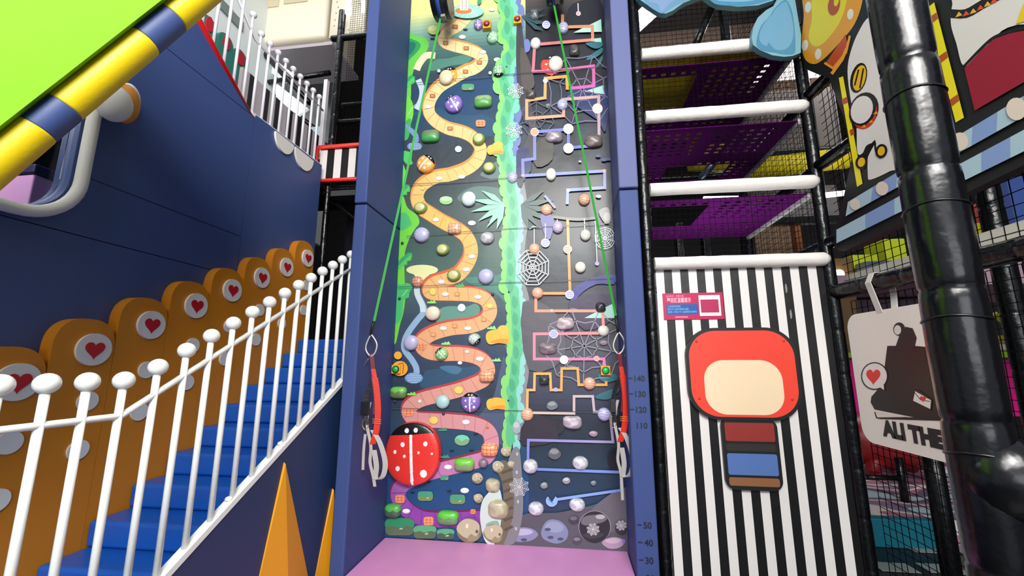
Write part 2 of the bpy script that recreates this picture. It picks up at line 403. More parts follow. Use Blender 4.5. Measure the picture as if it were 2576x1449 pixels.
# ------------------------------------------------------------ railings
def railing(name, label, X, ys_, knob_z, rail, base, r, kr, foot, nubs, matl):
    t = thing(name, (X, ys_[0], foot(ys_[0])), label, 'railing')
    M().tube([(X, a, b) for a, b in rail], r * .95, 12).build('handrail', matl, t)
    m = M()
    for (a, b), (c_, d) in zip(base[:-1], base[1:]):
        m.prism([(X - .02, a, b - .03), (X - .02, c_, d - .03), (X - .02, c_, d), (X - .02, a, b)], (.045, 0, 0))
    m.build('base_bar', matl, t, .004)
    for y in nubs: M().ball((X, y, foot(y) + .008), .016, 1, 1, .7, 16).build('bar_nub', matl, t)
    for y in ys_:
        z1 = knob_z(y); b = M().tube([(X, y, foot(y)), (X, y, z1)], r, 12).build('baluster', matl, t)
        M().ball((X, y, z1), kr, 1, 1, .98, 24).build('knob', matl, b)
    return t
ysl = [.55, .66, .77, .88, .99, 1.10, 1.21, 1.325] + [1.445 + .1137 * k for k in range(15)]
railing('stair_railing', 'white railing with ball knobs along the blue stairs', XS - .02, ysl,
        lambda y: 1.442 if y < 1.34 else 1.488 + .592 * (y - 1.445),
        [(.3, 1.32), (1.333, 1.318), (3.1, 1.318 + .5875 * (3.1 - 1.333))],
        [(.3, zl(1.28)), (1.28, zl(1.28)), (3.1, zl(3.1))], .0125, .0325, lambda y: zl(max(y, 1.28)), [1.88, 2.21, 2.6], WHITEP())
ys2 = [3.64 - .106 * k for k in range(28)]
def z2(y): return 4.267 if y > 2.72 else 4.267
railing('deck_railing', 'white railing with ball knobs on top of the navy wall', XL - .03, ys2[:14], lambda y: 4.262 + max(0, 2.80 - y) * .85,
        [(3.72, 4.155), (2.74, 4.165), (2.2, 4.62)], [(3.72, 3.545), (2.77, 3.525)], .0115, .028, lambda y: 3.52 if y > 2.76 else 3.50 + (2.76 - y) * .68, [3.1, 3.5], mat('e8e4ea', .3))

# ------------------------------------------------------------ climbing wall bay: pillars, mat
tag(M().box((-1.52, 2.70, 0), (-1.423, 3.6, 2.645)).build('padded_pillar', NAVYL(), bevel=.012), 'navy blue padded pillar left of the climbing wall, lower section', 'pillar')
tag(M().box((-1.52, 2.69, 2.652), (-1.423, 3.6, 6.2)).build('padded_pillar', NAVYL(), bevel=.012), 'navy blue padded pillar left of the climbing wall, upper section', 'pillar')
rp = M().box((.398, 2.90, 0), (.535, 3.6, 2.735)).build('padded_pillar', NAVYL(), bevel=.012); tag(rp, 'blue padded pillar with height scale right of the climbing wall, lower section', 'pillar')
tag(M().box((.398, 2.88, 2.742), (.535, 3.6, 6.2)).build('padded_pillar', mat('5d648f', .6, .06, 260, spec=.3), bevel=.012), 'greyish blue padded pillar right of the climbing wall, upper section', 'pillar')
sc = M(); dkb = None
for n in (140, 130, 120, 110, 50, 40, 30, 20, 10):
    z = n / 100; xx = .452 if n > 60 else .462
    put_text(sc, str(n), .052, (xx - .012, 2.897, z - .018), (1, 0, 0), (0, 0, 1), bold=.0012, center=False)
    if n != 110: sc.add([(xx - .05, 2.897, z - .003), (xx - .024, 2.897, z - .003), (xx - .024, 2.897, z + .004), (xx - .05, 2.897, z + .004)], [(0, 1, 2, 3)])
sc.build('height_scale', mat('151a30', .6), rp)['label'] = 'printed height scale numbers'
tag(M().box((-1.42, 2.0, 0), (.395, 3.305, ZM)).build('crash_mat', mat('d48fc4', .42, .15, 4, var=.06), bevel=.012), 'pink crash mat at the foot of the climbing wall', 'mat')

# ------------------------------------------------------------ climbing wall mural
cw = thing('climbing_wall', (-.5, YW, ZM), 'tall climbing wall with a printed jungle path mural', 'climbing wall')
M().box((-1.4225, YW + .004, 0), (.3975, YW + .12, 6.2)).build('backing', mat('20242c', .7), cw)
ar = Art(lambda x, y, l: PY(x, y, YW - l), .00003)
def lerp(keys, t):
    for (a, ca), (b, cb) in zip(keys, keys[1:]):
        if t <= b:
            k = max(0, (t - a) / (b - a)); A_, B_ = hx(ca), hx(cb); return tuple(A_[i] + (B_[i] - A_[i]) * k for i in range(4))
    return hx(keys[-1][1])
KL = [(-900, 'f6ee9c'), (0, 'efe48c'), (28, 'b9c890'), (60, '7ba596'), (110, '456b69'), (170, '2c4149'), (215, '1f3c55'), (300, '1d4059'), (360, '28323c'), (440, '2c3a40'), (520, '3c4c4c'), (600, '3d5450'), (700, '4a665e'), (800, '38475a'), (900, '33425a'), (990, '2b3645'), (1060, '33455a'), (1130, '234a66'), (1250, '1b4878'), (1360, '1d4a78')]
KR = [(-900, '5c5348'), (0, '4e4742'), (50, '26262c'), (150, '1d2228'), (260, '222a3c'), (400, '1a242c'), (520, '2c2d2f'), (640, '25323a'), (740, '3a3a40'), (860, '4c4a54'), (980, '3a3d52'), (1060, '252c3a'), (1180, '24384a'), (1260, '1d3a58'), (1360, '46464e')]
NX, NZ = 24, 150; m = ar.m; z0, z1 = ZM, 6.2
for j in range(NZ):
    za = z0 + (z1 - z0) * j / NZ; zb = z0 + (z1 - z0) * (j + 1) / NZ
    py = project((-.5, YW, (za + zb) / 2))[1]
    for (xa, xb, K) in ((-1.4225, -.31, KL), (-.31, .3975, KR)):
        m.add([(xa, YW, za), (xb, YW, za), (xb, YW, zb), (xa, YW, zb)], [(0, 1, 2, 3)], lerp(K, py))
# washes behind the path
for pts, c in (
    ([(1040, 285), (1140, 270), (1240, 300), (1262, 340), (1180, 335), (1100, 300)], '1c4a66'), ([(1100, 205), (1240, 190), (1262, 240), (1200, 290), (1105, 270)], '1b3f63'),
    ([(1078, 172), (1095, 150), (1125, 147), (1175, 137), (1186, 148), (1170, 160), (1130, 166), (1100, 176), (1082, 178)], '4f8270'),
    ([(1098, 812), (1105, 780), (1130, 770), (1170, 772), (1195, 764), (1207, 775), (1202, 792), (1170, 805), (1130, 812)], '5f8f80'),
    ([(1170, 700), (1230, 697), (1290, 700), (1290, 880), (1268, 860), (1275, 780), (1250, 740), (1200, 722)], '4c7f74'),
    ([(1200, 1060), (1240, 1000), (1258, 930), (1270, 900), (1290, 1000), (1280, 1120), (1240, 1100)], '4a5872'),
    ([(1065, 945), (1080, 930), (1160, 925), (1240, 920), (1200, 960), (1120, 975), (1060, 975)], '2f506a'),
    ([(1106, 925), (1120, 920), (1150, 921), (1162, 930), (1150, 941), (1130, 938)], '44708c'),
    ([(1150, 500), (1190, 470), (1260, 475), (1270, 500), (1200, 515)], '4d6f68'),
    ([(1208, 440), (1225, 425), (1262, 400), (1272, 440), (1240, 450)], '5a7376')): ar.blob(pts, c)
# left leaves
for pts, c in (
    ([(990, 90), (1055, 92), (1075, 100), (1078, 118), (1066, 138), (1048, 158), (1035, 200), (1030, 260), (990, 300)], '63bf49'),
    ([(990, 92), (1040, 100), (1058, 112), (1050, 130), (1030, 150), (1020, 170), (1000, 200), (985, 190)], '2f9050'),
    ([(1000, 110), (1040, 106), (1045, 118), (1030, 138), (1010, 130)], '1d6d5c'),
    ([(1020, 260), (1036, 255), (1040, 285), (1030, 320), (1016, 345), (1012, 400), (1022, 440), (1010, 480), (990, 480)], '6cc845'),
    ([(1018, 310), (1034, 300), (1028, 345), (1016, 350)], '3da24c'),
    ([(1014, 380), (1035, 385), (1035, 402), (1038, 412), (1025, 414), (1014, 400)], '44b95c'),
    ([(990, 500), (1012, 490), (1025, 522), (1048, 540), (1055, 560), (1045, 575), (1030, 600), (1018, 640), (1018, 700), (1020, 740), (1016, 780), (1008, 810), (990, 850)], '6ccb3d'),
    ([(1000, 545), (1020, 535), (1035, 560), (1030, 570), (1005, 580)], '45b368'),
    ([(990, 720), (1010, 716), (1025, 712), (1038, 722), (1030, 735), (1028, 748), (1015, 756), (1010, 800), (990, 810)], '46b56a'),
    ([(1019, 312), (1030, 318), (1050, 335), (1053, 356), (1041, 360), (1040, 345), (1027, 328)], '6a8fb4')): ar.blob(pts, c)
for cx, cy_, ln in ((1030, 208, 48), (1015, 660, 58), (1022, 478, 42), (1042, 195, 30)):     # banana leaves
    a = -0.75; d = Vector((math.cos(a), math.sin(a))); n = Vector((-d.y, d.x)); P = Vector((cx - 25, cy_ + 20))
    ar.poly([P, P + d * ln * .5 - n * 9, P + d * ln - n * 8, P + d * ln * 1.1, P + d * ln * .95 + n * 9, P + d * ln * .5 + n * 9], '2f9b62')
    ar.poly([P, P + d * ln * .5, P + d * ln * 1.05, P + d * ln * .85 + n * 12, P + d * ln * .7 + n * 5, P + d * ln * .6 + n * 13, P + d * ln * .45 + n * 6, P + d * ln * .3 + n * 10], '4fbf52')
ar.line([(1025, 290), (1045, 262)], 1.2, 'a8e4a0'); ar.line([(1012, 745), (1025, 728)], 1.2, 'a8e4a0')
# pale stream slides
ar.line([(1095, 140), (1072, 140), (1055, 160), (1048, 176)], 17, 'd8cfa8', n=5); ar.line([(1052, 200), (1062, 225), (1060, 250), (1048, 275)], 15, 'b4c3d6', n=5)
ar.ell(1043, 368, 19, 10, '6784a6'); 
for i in range(7):
    for j in range(4): ar.ell(1030 + i * 4.4, 362 + j * 4, 1.2, 1, 'cfe0ee', 6, up=False)
ar.k += 1
ar.ell(1062, 679, 40, 13, 'dcdca0'); ar.blob([(1040, 685), (1084, 685), (1070, 700), (1058, 712), (1050, 700)], 'dcdca0')
ar.line([(1049, 715), (1050, 740), (1064, 768), (1066, 785), (1050, 805), (1028, 835), (1018, 858), (1018, 880), (1036, 905), (1047, 925), (1048, 945)], 15, '8fadc9', n=5)
ar.line([(1049, 715), (1050, 740), (1062, 768), (1064, 785)], 14, 'c3d3d6', n=5)
ar.ell(1041, 951, 23, 14, '6f92bd')
for i in range(9):
    for j in range(6):
        x, y = 1024 + i * 4.4 + (j % 2) * 2.2, 941 + j * 4.2
        if ((x - 1041) / 20) ** 2 + ((y - 951) / 12) ** 2 < 1: ar.ell(x, y, 1.3, 1.1, 'd6e8f4', 6, up=False)
ar.k += 1
# winding path
PATH = [(1176, 40), (1153, 64), (1130, 78), (1116, 93), (1118, 106), (1140, 115), (1175, 124), (1200, 134), (1213, 147), (1207, 162), (1190, 174), (1172, 180), (1134, 201), (1107, 218), (1091, 236), (1081, 255), (1078, 272), (1082, 289), (1099, 308), (1128, 324), (1163, 333), (1188, 345), (1205, 364), (1209, 384), (1198, 407), (1173, 426), (1134, 440), (1095, 447), (1064, 465), (1051, 486), (1051, 507), (1062, 525), (1086, 541), (1115, 559), (1144, 574), (1169, 591), (1182, 613), (1184, 640), (1174, 665), (1153, 690), (1124, 702), (1095, 711), (1082, 722), (1080, 733), (1095, 738), (1144, 739), (1192, 742), (1221, 754), (1232, 775), (1229, 794), (1213, 810), (1180, 821), (1134, 826), (1091, 838), (1064, 855), (1062, 873), (1080, 886), (1115, 890), (1153, 890), (1192, 896), (1219, 911), (1227, 933), (1217, 954), (1192, 967), (1153, 981), (1105, 993), (1057, 1006), (1031, 1023), (1029, 1041), (1045, 1054), (1081, 1057), (1138, 1060), (1194, 1067), (1228, 1085), (1236, 1119), (1222, 1150), (1180, 1164), (1123, 1178), (1060, 1196), (1011, 1221), (1001, 1249), (1021, 1280), (1059, 1303), (1115, 1308), (1180, 1305), (1211, 1303)]
KP = [(0, 'e8d09c'), (200, 'e9cf94'), (330, 'e2c080'), (560, 'e4b45e'), (720, 'e4b070'), (860, 'dea478'), (960, 'd89a82'), (1070, 'cc9094'), (1160, 'c482a8'), (1210, 'a868ac'), (1290, '8844a0'), (1360, '8a40a4')]
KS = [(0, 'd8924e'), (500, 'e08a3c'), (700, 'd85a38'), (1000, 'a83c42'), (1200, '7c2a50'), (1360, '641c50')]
SP = smooth([Vector(p) for p in PATH], 6)
def seg_rib(P, w, K, shift=(0, 0)):
    n = len(P); L = []; R = []
    for i in range(n):
        d = (P[min(i + 1, n - 1)] - P[max(i - 1, 0)]).normalized(); nn = Vector((-d.y, d.x)); ww = w(P[i].y)
        L.append(P[i] + nn * ww); R.append(P[i] - nn * ww)
    for i in range(n - 1):
        q = [L[i], L[i + 1], R[i + 1], R[i]]
        q = [Vector((a.x + shift[0], a.y + shift[1])) for a in q]
        ar.m.add([ar.fn(a.x, a.y, ar.k * ar.step + i * 1.2e-6) for a in q], [(0, 1, 2, 3)], lerp(K, P[i].y))
    ar.k += 22
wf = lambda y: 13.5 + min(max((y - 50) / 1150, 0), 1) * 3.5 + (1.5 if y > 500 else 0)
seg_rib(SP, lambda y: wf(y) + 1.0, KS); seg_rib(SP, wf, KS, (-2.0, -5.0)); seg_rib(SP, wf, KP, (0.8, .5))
acc = 0; last = SP[0]
for i in range(1, len(SP) - 1):
    acc += (SP[i] - last).length; last = SP[i]
    if acc > 17 + SP[i].y * .008:
        acc = 0; d = (SP[i + 1] - SP[i - 1]).normalized(); nn = Vector((-d.y, d.x)) * (wf(SP[i].y) - 1); sk = d * 3
        ar.line([SP[i] + nn + sk + Vector((.8, .5)), SP[i] - nn - sk + Vector((.8, .5))], .9, 'b08850' if SP[i].y < 700 else 'b86c64' if SP[i].y < 1180 else '6c2c84')
ar.k += 1
# lettering-free small prints on the path: wooden squares, white and yellow pebbles, bricks
for x, y in ((1145, 67), (1121, 108), (1173, 121), (1206, 157), (1171, 180), (1088, 241), (1132, 323), (1150, 740), (1090, 842), (1144, 820), (1217, 804)):
    ar.poly(rrect(x - 7, y - 5, x + 7, y + 5, 2.5, 3), 'a8683c' if y < 700 else 'd08a50'); ar.poly(rrect(x - 4.5, y - 3.2, x + 4, y + 2.6, 1.5, 3), 'c68a58' if y < 700 else 'e8ac74')
for x, y, rx, ry in ((1215, 130, 8, 4.5), (1163, 92, 9, 5), (1251, 149, 9, 5), (1237, 24, 7, 3), (1077, 268, 8, 4), (1105, 448, 8, 4.5), (1161, 444, 9, 4.5), (1096, 552, 8, 4.5), (1187, 560, 10, 6), (1187, 644, 9, 5), (1173, 677, 9, 5), (1110, 708, 9, 5), (1120, 739, 9, 5), (1202, 746, 9, 5), (1161, 773, 10, 10), (1115, 825, 9, 5), (1177, 825, 9, 5), (1175, 884, 5, 3.5), (1207, 902, 10, 5.5), (1157, 912, 6, 4), (1172, 1061, 10, 6), (1127, 1174, 10, 6), (1169, 1233, 11, 7), (1022, 1285, 10, 6), (1056, 1009, 4, 4)):
    ar.ell(x, y + 1, rx, ry, 'd2d2da', 14); ar.ell(x, y - .6, rx * .85, ry * .75, 'f2f2ee', 14)
for x, y, rx, ry in ((1089, 733, 9, 10), (1232, 769, 9, 7), (1154, 981, 12, 10), (1091, 1057, 12, 10), (1063, 474, 5, 4)): ar.ell(x, y, rx, ry, 'c9b24e', 16); ar.ell(x, y, rx * .85, ry * .85, 'e3cb6a', 16)
def brick(x, y, w, h):
    ar.poly(rrect(x - w / 2, y - h / 2, x + w / 2, y + h / 2, h * .3, 4), 'f09a6c'); ar.line([(x - w / 2, y - h * .14), (x + w / 2, y - h * .14)], 1.2, 'c8603c', up=False); ar.line([(x - w / 2, y + h * .2), (x + w / 2, y + h * .2)], 1.2, 'c8603c', up=False)
    for k in (-.2, .16): ar.line([(x + w * k, y - h / 2 + 1), (x + w * k, y + h / 2 - 1)], 1.2, 'c8603c', up=False)
    ar.k += 1
for a in ((1209, 310, 24, 17), (1060, 871, 22, 17), (1028, 1037, 25, 19), (1006, 1255, 24, 20), (1078, 1311, 25, 22), (1226, 1075, 8, 7), (1190, 1287, 13, 12)): brick(*a)
# tufts, dashes and far pebbles
for x, y, c in ((1122, 863, '8fdc8c'), (1237, 824, '8fdc8c'), (1249, 905, '8fdc8c'), (1036, 990, '86d850'), (1157, 717, '7ccf78'), (1086, 759, '9ad464'), (1114, 1080, '3f8c78'), (1120, 1148, '3f8c78')):
    ar.blob([(x - 11, y + 4), (x - 9, y - 1), (x - 5, y), (x - 2, y - 4), (x + 2, y - 1), (x + 6, y - 5), (x + 10, y + 1), (x + 11, y + 4)], c, 3)
for x, y in ((1197, 1092), (1137, 1134), (1186, 1133), (1078, 1213), (1130, 1236), (1038, 1239), (1171, 74), (1088, 97)): ar.poly([(x - 6, y - 2), (x + 6, y - 2), (x + 4, y + 2), (x - 5, y + 2)], '18283c', up=False)
ar.k += 1
ar.ell(1153, 375, 8.5, 8, 'bfe0dc'); ar.ell(1122, 504, 16.5, 10.5, '8fc480'); ar.ell(1122, 500, 15, 6, 'b6e2a6')
for x, y, w, h in ((1070, 1248, 38, 24), (1151, 1256, 38, 24), (1118, 1202, 21, 12), (1177, 219, 31, 16)):
    ar.poly(rrect(x - w / 2, y - h / 2, x + w / 2, y + h / 2, h * .35, 4), '6f8f5a' if h > 14 else '5c8f68'); ar.poly([(x - w / 2 + 1, y - h / 2 + 2), (x + w / 2 - 2, y - h / 2 + 1), (x + w / 2 - 1, y), (x + w * .2, y - 1), (x, y + 2), (x - w * .25, y - 1), (x - w / 2 + 1, y + 1)], '3f9c78')
    ar.poly([(x + 3, y + h * .18), (x + 9, y + h * .12), (x + 9, y + h * .22), (x + 3, y + h * .28)], 'b8d0a8')
ar.ell(1162, 1108, 18.5, 13, '7fa87c'); ar.blob([(1144, 1106), (1150, 1097), (1163, 1094), (1176, 1098), (1181, 1107), (1172, 1104), (1162, 1110), (1152, 1103)], '74cfa8')
for x, y, rx, ry in ((1005, 1325, 36, 22), (1069, 1338, 28, 17), (1121, 1343, 22, 13)):
    ar.poly(rrect(x - rx, y - ry, x + rx, y + ry, ry * .6, 5), '5a6c50' if x < 1100 else '44604c'); ar.blob([(x - rx + 1, y), (x - rx + 2, y - ry * .7), (x, y - ry), (x + rx - 2, y - ry * .7), (x + rx - 1, y), (x + rx * .5, y - 2), (x, y + 2), (x - rx * .5, y - 2)], '2f8c60' if x < 1010 else '5aa878')
    ar.poly([(x, y + 4), (x + 8, y + 3), (x + 8, y + 6), (x, y + 7)], 'b8ccae')
# green hedge between the two routes, leaning blob by blob
HG = [(1268, -200), (1270, 0), (1282, 40), (1275, 80), (1292, 120), (1272, 160), (1265, 200), (1280, 250), (1268, 300), (1272, 340), (1262, 380), (1280, 420), (1282, 460), (1288, 500), (1292, 540), (1290, 575), (1286, 600), (1283, 640), (1285, 680), (1284, 715), (1294, 750), (1296, 790), (1298, 830), (1300, 870), (1296, 910), (1292, 950), (1286, 990), (1290, 1030), (1285, 1070), (1282, 1100), (1288, 1125)]
hp = smooth([Vector(p) for p in HG], 4)
def along(step, off=0.0):
    out = []; acc = off
    for a, b in zip(hp, hp[1:]):
        L = (b - a).length
        while acc < L: out.append(a + (b - a) * (acc / L)); acc += step
        acc -= L
    return out
ar.line([(p.x + 22, p.y) for p in hp if p.y < 470], 26, '5d6ca0'); ar.line([(p.x + 26, p.y) for p in hp if p.y > 455 and p.y < 1110], 22, '84868a')
for i, p in enumerate(along(31, 12)):
    if p.y < 470: ar.ell(p.x + 32 + 3 * math.sin(i * 2.1), p.y, 9, 17, '6a7ab2', 16)
tp = lambda y: 1.0 if y < 1060 else .75
for i, p in enumerate(along(24, 6)): ar.ell(p.x + (15 + 2.5 * math.sin(i * 1.7)) * tp(p.y), p.y, (13 + 2 * math.sin(i * 2.3)) * tp(p.y), 16, '8cccc0' if p.y > 450 else '74c4aa', 18)
for i, p in enumerate(along(27, 0)): ar.ell(p.x - (12 + 3.5 * math.sin(i * 1.3)) * tp(p.y), p.y, (14 + 2.5 * math.sin(i * 2.9)) * tp(p.y), 19, '83cf6e', 20)
ar.line([(p.x + 1, p.y) for p in hp if p.y < 1115], 22, '5cb884')
for i, p in enumerate(along(25, 10)): ar.ell(p.x + 1 + 4 * math.sin(i * 2.2), p.y, (11 + 2 * math.sin(i * 1.9)) * tp(p.y), 17, '5cb884', 18)
for i, p in enumerate(along(42, 20)):
    if p.y < 1090: ar.blob([(p.x - 5, p.y - 16), (p.x + 4, p.y - 10), (p.x + 7, p.y + 4), (p.x, p.y + 17), (p.x - 7, p.y + 6)], '49a47a', 3)
for x, y, s_ in ((1247, 378, 1.0), (1254, 850, 1.45), (1250, 1018, 1.2)):
    ar.blob([(x - 22 * s_, y), (x - 18 * s_, y - 11 * s_), (x, y - 15 * s_), (x + 16 * s_, y - 10 * s_), (x + 18 * s_, y + 9 * s_), (x, y + 9 * s_), (x - 16 * s_, y + 11 * s_)], 'f4b544')
    ar.blob([(x - 16 * s_, y + 8 * s_), (x, y + 2 * s_), (x + 16 * s_, y + 2 * s_), (x + 16 * s_, y + 9 * s_), (x, y + 9 * s_)], 'ee9438')
    if s_ != 1.2: ar.ell(x + 8 * s_, y - 14 * s_, 10 * s_, 8 * s_, 'f6b94c')
for s1 in (-1, 1):                                      # spiky leaves half way up
    for a, l in ((-.55, 70), (-.15, 85), (.2, 88), (.55, 80), (.9, 75), (1.25, 66)):
        x0, y0 = 1290 + s1 * 20, 515; d = Vector((s1 * math.cos(a), math.sin(a))); n = Vector((-d.y, d.x)); P = Vector((x0, y0))
        ar.poly([P, P + d * l * .5 + n * 8, P + d * l, P + d * l * .5 - n * 6], '8fd6ae' if s1 < 0 else '3c5450'); 
# right route: cave shapes
for pts, c in (
    ([(1300, 200), (1316, 300), (1332, 320), (1318, 370), (1300, 400), (1300, 460), (1312, 470), (1325, 430), (1345, 380), (1350, 320), (1335, 260), (1325, 180), (1312, 60), (1300, 60)], '3c3a40'),
    ([(1310, 120), (1330, 150), (1345, 210), (1330, 225), (1312, 210)], '544c48'), ([(1340, 370), (1385, 340), (1390, 400), (1350, 420)], '3a3830'),
    ([(1300, 380), (1330, 375), (1335, 430), (1305, 450)], '232c5c'), ([(1440, 10), (1510, 0), (1512, 75), (1440, 66), (1425, 50)], '10131f'),
    ([(1430, 170), (1500, 150), (1524, 200), (1520, 230), (1460, 235), (1430, 210)], '14141c'), ([(1430, 230), (1524, 215), (1524, 330), (1500, 300), (1440, 260)], '14265a'),
    ([(1360, 540), (1393, 545), (1385, 600), (1370, 590)], '5c5a94'), ([(1440, 730), (1490, 700), (1545, 690), (1545, 715), (1500, 715), (1455, 745), (1440, 790)], '3c3c88'),
    ([(1315, 760), (1400, 790), (1420, 900), (1330, 930)], '545058'), ([(1430, 760), (1540, 740), (1545, 800), (1470, 830)], '342844'),
    ([(1330, 1044), (1410, 1060), (1412, 1090), (1330, 1112)], '2c2a34'), ([(1320, 1060), (1390, 1058), (1400, 1080), (1398, 1110), (1315, 1120)], '332e38'),
    ([(1530, 1140), (1560, 1130), (1560, 1185), (1535, 1180)], '1c1a2c'),
    ([(1300, 1300), (1400, 1290), (1450, 1280), (1500, 1268), (1540, 1250), (1578, 1240), (1590, 1400), (1290, 1385)], '54525c'), ([(1480, 1290), (1575, 1225), (1580, 1330), (1500, 1330)], '68646c')): ar.blob(pts, c, 3)
for pts in ([(1488, 60), (1512, 48), (1514, 80), (1442, 82)], [(1470, 230), (1519, 214), (1520, 237)], [(1470, 100), (1512, 95), (1514, 108)], [(1470, 800), (1545, 762), (1546, 800)], [(1352, 570), (1330, 577), (1340, 568)]): ar.poly(pts, 'a8d8c4')
for pts in ([(1473, 108), (1513, 106), (1513, 118), (1495, 122)], [(1475, 148), (1513, 120), (1514, 133), (1492, 148)], [(1495, 175), (1514, 140), (1514, 155)], [(1505, 942), (1545, 940), (1552, 955), (1520, 962)], [(1495, 998), (1550, 975), (1556, 985), (1530, 1005)], [(1535, 1060), (1548, 1020), (1556, 1040)]): ar.blob(pts, '2f6a74', 3)
for a in (-.4, -.1, .25, .6): ar.poly([(1312, 40), (1325 + 30 * math.cos(a), 45 + 40 * math.sin(a) - 4), (1318 + 60 * math.cos(a), 42 + 62 * math.sin(a)), (1322 + 28 * math.cos(a), 45 + 40 * math.sin(a) + 6)], '2c4a54')
ar.blob([(1506, 532), (1530, 522), (1536, 555), (1522, 562)], '8c8a88', 3); ar.ell(1527, 545, 8, 11, 'b0aca8')
ar.line([(1390, 545), (1450, 552), (1500, 548)], 7, '6c7068', n=4)
def web(cx, cy_, r, n, rings, w, c, rot=0.0, sq=1.0, sag=.12):
    pt = lambda k, q: (cx + r * q * math.cos(rot + 2 * math.pi * k / n), cy_ + r * q * sq * math.sin(rot + 2 * math.pi * k / n))
    for k in range(n): ar.line([(cx, cy_), pt(k, 1)], w, c, up=False)
    for j in range(1, rings + 1):
        q = j / rings
        for k in range(n):
            a, b = pt(k, q), pt(k + 1, q); mdx = ((a[0] + b[0]) / 2 * (1 - sag) + cx * sag, (a[1] + b[1]) / 2 * (1 - sag) + cy_ * sag)
            ar.line([a, mdx, b], w, c, up=False)
    ar.k += 1
web(1465, 225, 90, 8, 3, 2.2, '77708c', .3, 1, .05); web(1350, 300, 45, 7, 2, 2, '5c5868', .2, 1, .05)
web(1470, 870, 105, 9, 3, 2.6, '8a8494', .2, .95, .08)
# zigzag route lines
def zig(pts, c0, c1, w=7.5):
    P = [Vector(p) for p in pts]; tot = sum((b - a).length for a, b in zip(P, P[1:])); A_, B_ = hx(c0), hx(c1); t = 0
    for a, b in zip(P, P[1:]):
        L = (b - a).length; n = max(1, int(L / 14)); d = (b - a).normalized()
        for i in range(n):
            k = (t + L * i / n) / tot; col = tuple(A_[q] + (B_[q] - A_[q]) * k for q in range(4))
            p0 = a + (b - a) * (i / n) - (d * w / 2 if i == 0 else d * 0); p1 = a + (b - a) * ((i + 1) / n) + (d * w / 2 if i == n - 1 else d * 0)
            ar.line([p0, p1], w, col, up=False)
        t += L; ar.k += 1
zig([(1415, 40), (1415, 68), (1490, 66), (1491, 100), (1345, 112), (1341, 180), (1400, 178), (1493, 166), (1494, 216), (1436, 222)], 'd08a4c', 'c454a8')
zig([(1427, 222), (1426, 192), (1372, 197), (1371, 246), (1325, 253), (1325, 298), (1418, 291), (1418, 250), (1506, 243), (1507, 345)], 'e2a040', 'b79aa8')
zig([(1494, 366), (1430, 372), (1430, 325), (1345, 332), (1345, 399), (1315, 403), (1316, 442), (1521, 430), (1521, 472), (1428, 478), (1427, 510)], '6a72c4', '8094d4')
zig([(1395, 521), (1372, 494)], '7c84c8', '8c90c8', 6)
zig([(1428, 555), (1434, 738), (1348, 738), (1348, 782), (1516, 782), (1519, 838), (1344, 840), (1344, 903), (1519, 903), (1521, 920)], 'f0a040', 'e478ac', 7)
zig([(1525, 962), (1525, 968), (1456, 968), (1453, 927), (1413, 927), (1412, 981), (1386, 981), (1384, 940), (1345, 940), (1344, 981), (1327, 981), (1326, 1036)], 'eca044', 'ecb070', 6.5)
zig([(1326, 1038), (1444, 1040), (1444, 997), (1491, 997), (1495, 1036), (1534, 1038), (1542, 1112), (1329, 1107), (1328, 1168)], 'd8c0a8', '7880d8', 6.5)
zig([(1340, 1180), (1562, 1188), (1563, 1233), (1404, 1256)], '7486d4', '8aaae4', 7)
ar.poly([(1388, 1264)] + [(1388 + 15 * math.cos(a), 1260 + 15 * math.sin(a)) for a in [math.radians(-50 + 20 * k) for k in range(15)]], '8fb4e8')
for k in range(4): ar.line([(1377 + k * 3, 1252 + k * 2), (1383 + k * 3, 1262 + k * 2)], .9, '4c68a0', up=False)
ar.k += 1
for x, y in ((1315, 442), (1520, 430), (1430, 479), (1490, 100)): ar.ell(x, y, 4.5, 4.5, 'e8a090', 12)
for pts in ([(1344, 575), (1344, 622)], [(1372, 562), (1372, 608)], [(1402, 552), (1402, 565)], [(1470, 549), (1471, 582)], [(1497, 555), (1502, 660)], [(1454, 8), (1455, 34)]): ar.line(pts, 2.4, 'd8d4d0', up=False)
ar.k += 1
def disc(x, y, r, c1, c2, stripes=3):
    ar.ell(x, y, r, r, 'e8e4f0' if c1[0] != 'e' else 'f0d8cc', 20); ar.ell(x, y, r * .88, r * .88, c1, 20)
    for k in range(stripes):
        yy = y + r * (-.5 + k * .5); h = math.sqrt(max(0, (r * .85) ** 2 - (yy - y) ** 2)); ar.line([(x - h, yy + 1), (x + h, yy - 1)], r * .14, c2, up=False)
    ar.k += 1
for a in ((1374, 62, 10, 'c4c8ec', '8c90cc'), (1345, 332, 10.5, 'e8a890', 'c87c64'), (1430, 324, 13, 'e4ecdc', 'ccd8b8'), (1430, 373, 13, 'e4ecdc', 'ccd8b8'), (1503, 273, 13, 'e4ecdc', 'ccd8b8'), (1372, 203, 6, 'd8dcd4', 'b8c0b8'), (1372, 611, 11, 'a8acdc', '7c80c0'), (1428, 627, 11, 'e0a898', 'c07c6c'), (1433, 741, 11, 'c0c0ec', '8888c8'), (1393, 840, 11, 'b4b8ec', '8888cc'), (1419, 905, 11, 'e8eee4', 'd4dccc'), (1501, 902, 7, 'eca49c', 'e09088'), (1502, 663, 5, 'b4b0d4', '9c98c4'), (1455, 34, 6, 'd0a8a8', 'c09898'), (1398, 980, 5, 'b0b0dc', '9c9cd0'), (1388, 781, 3.5, 'e0b4b8', 'd0a0a8')): disc(*a)
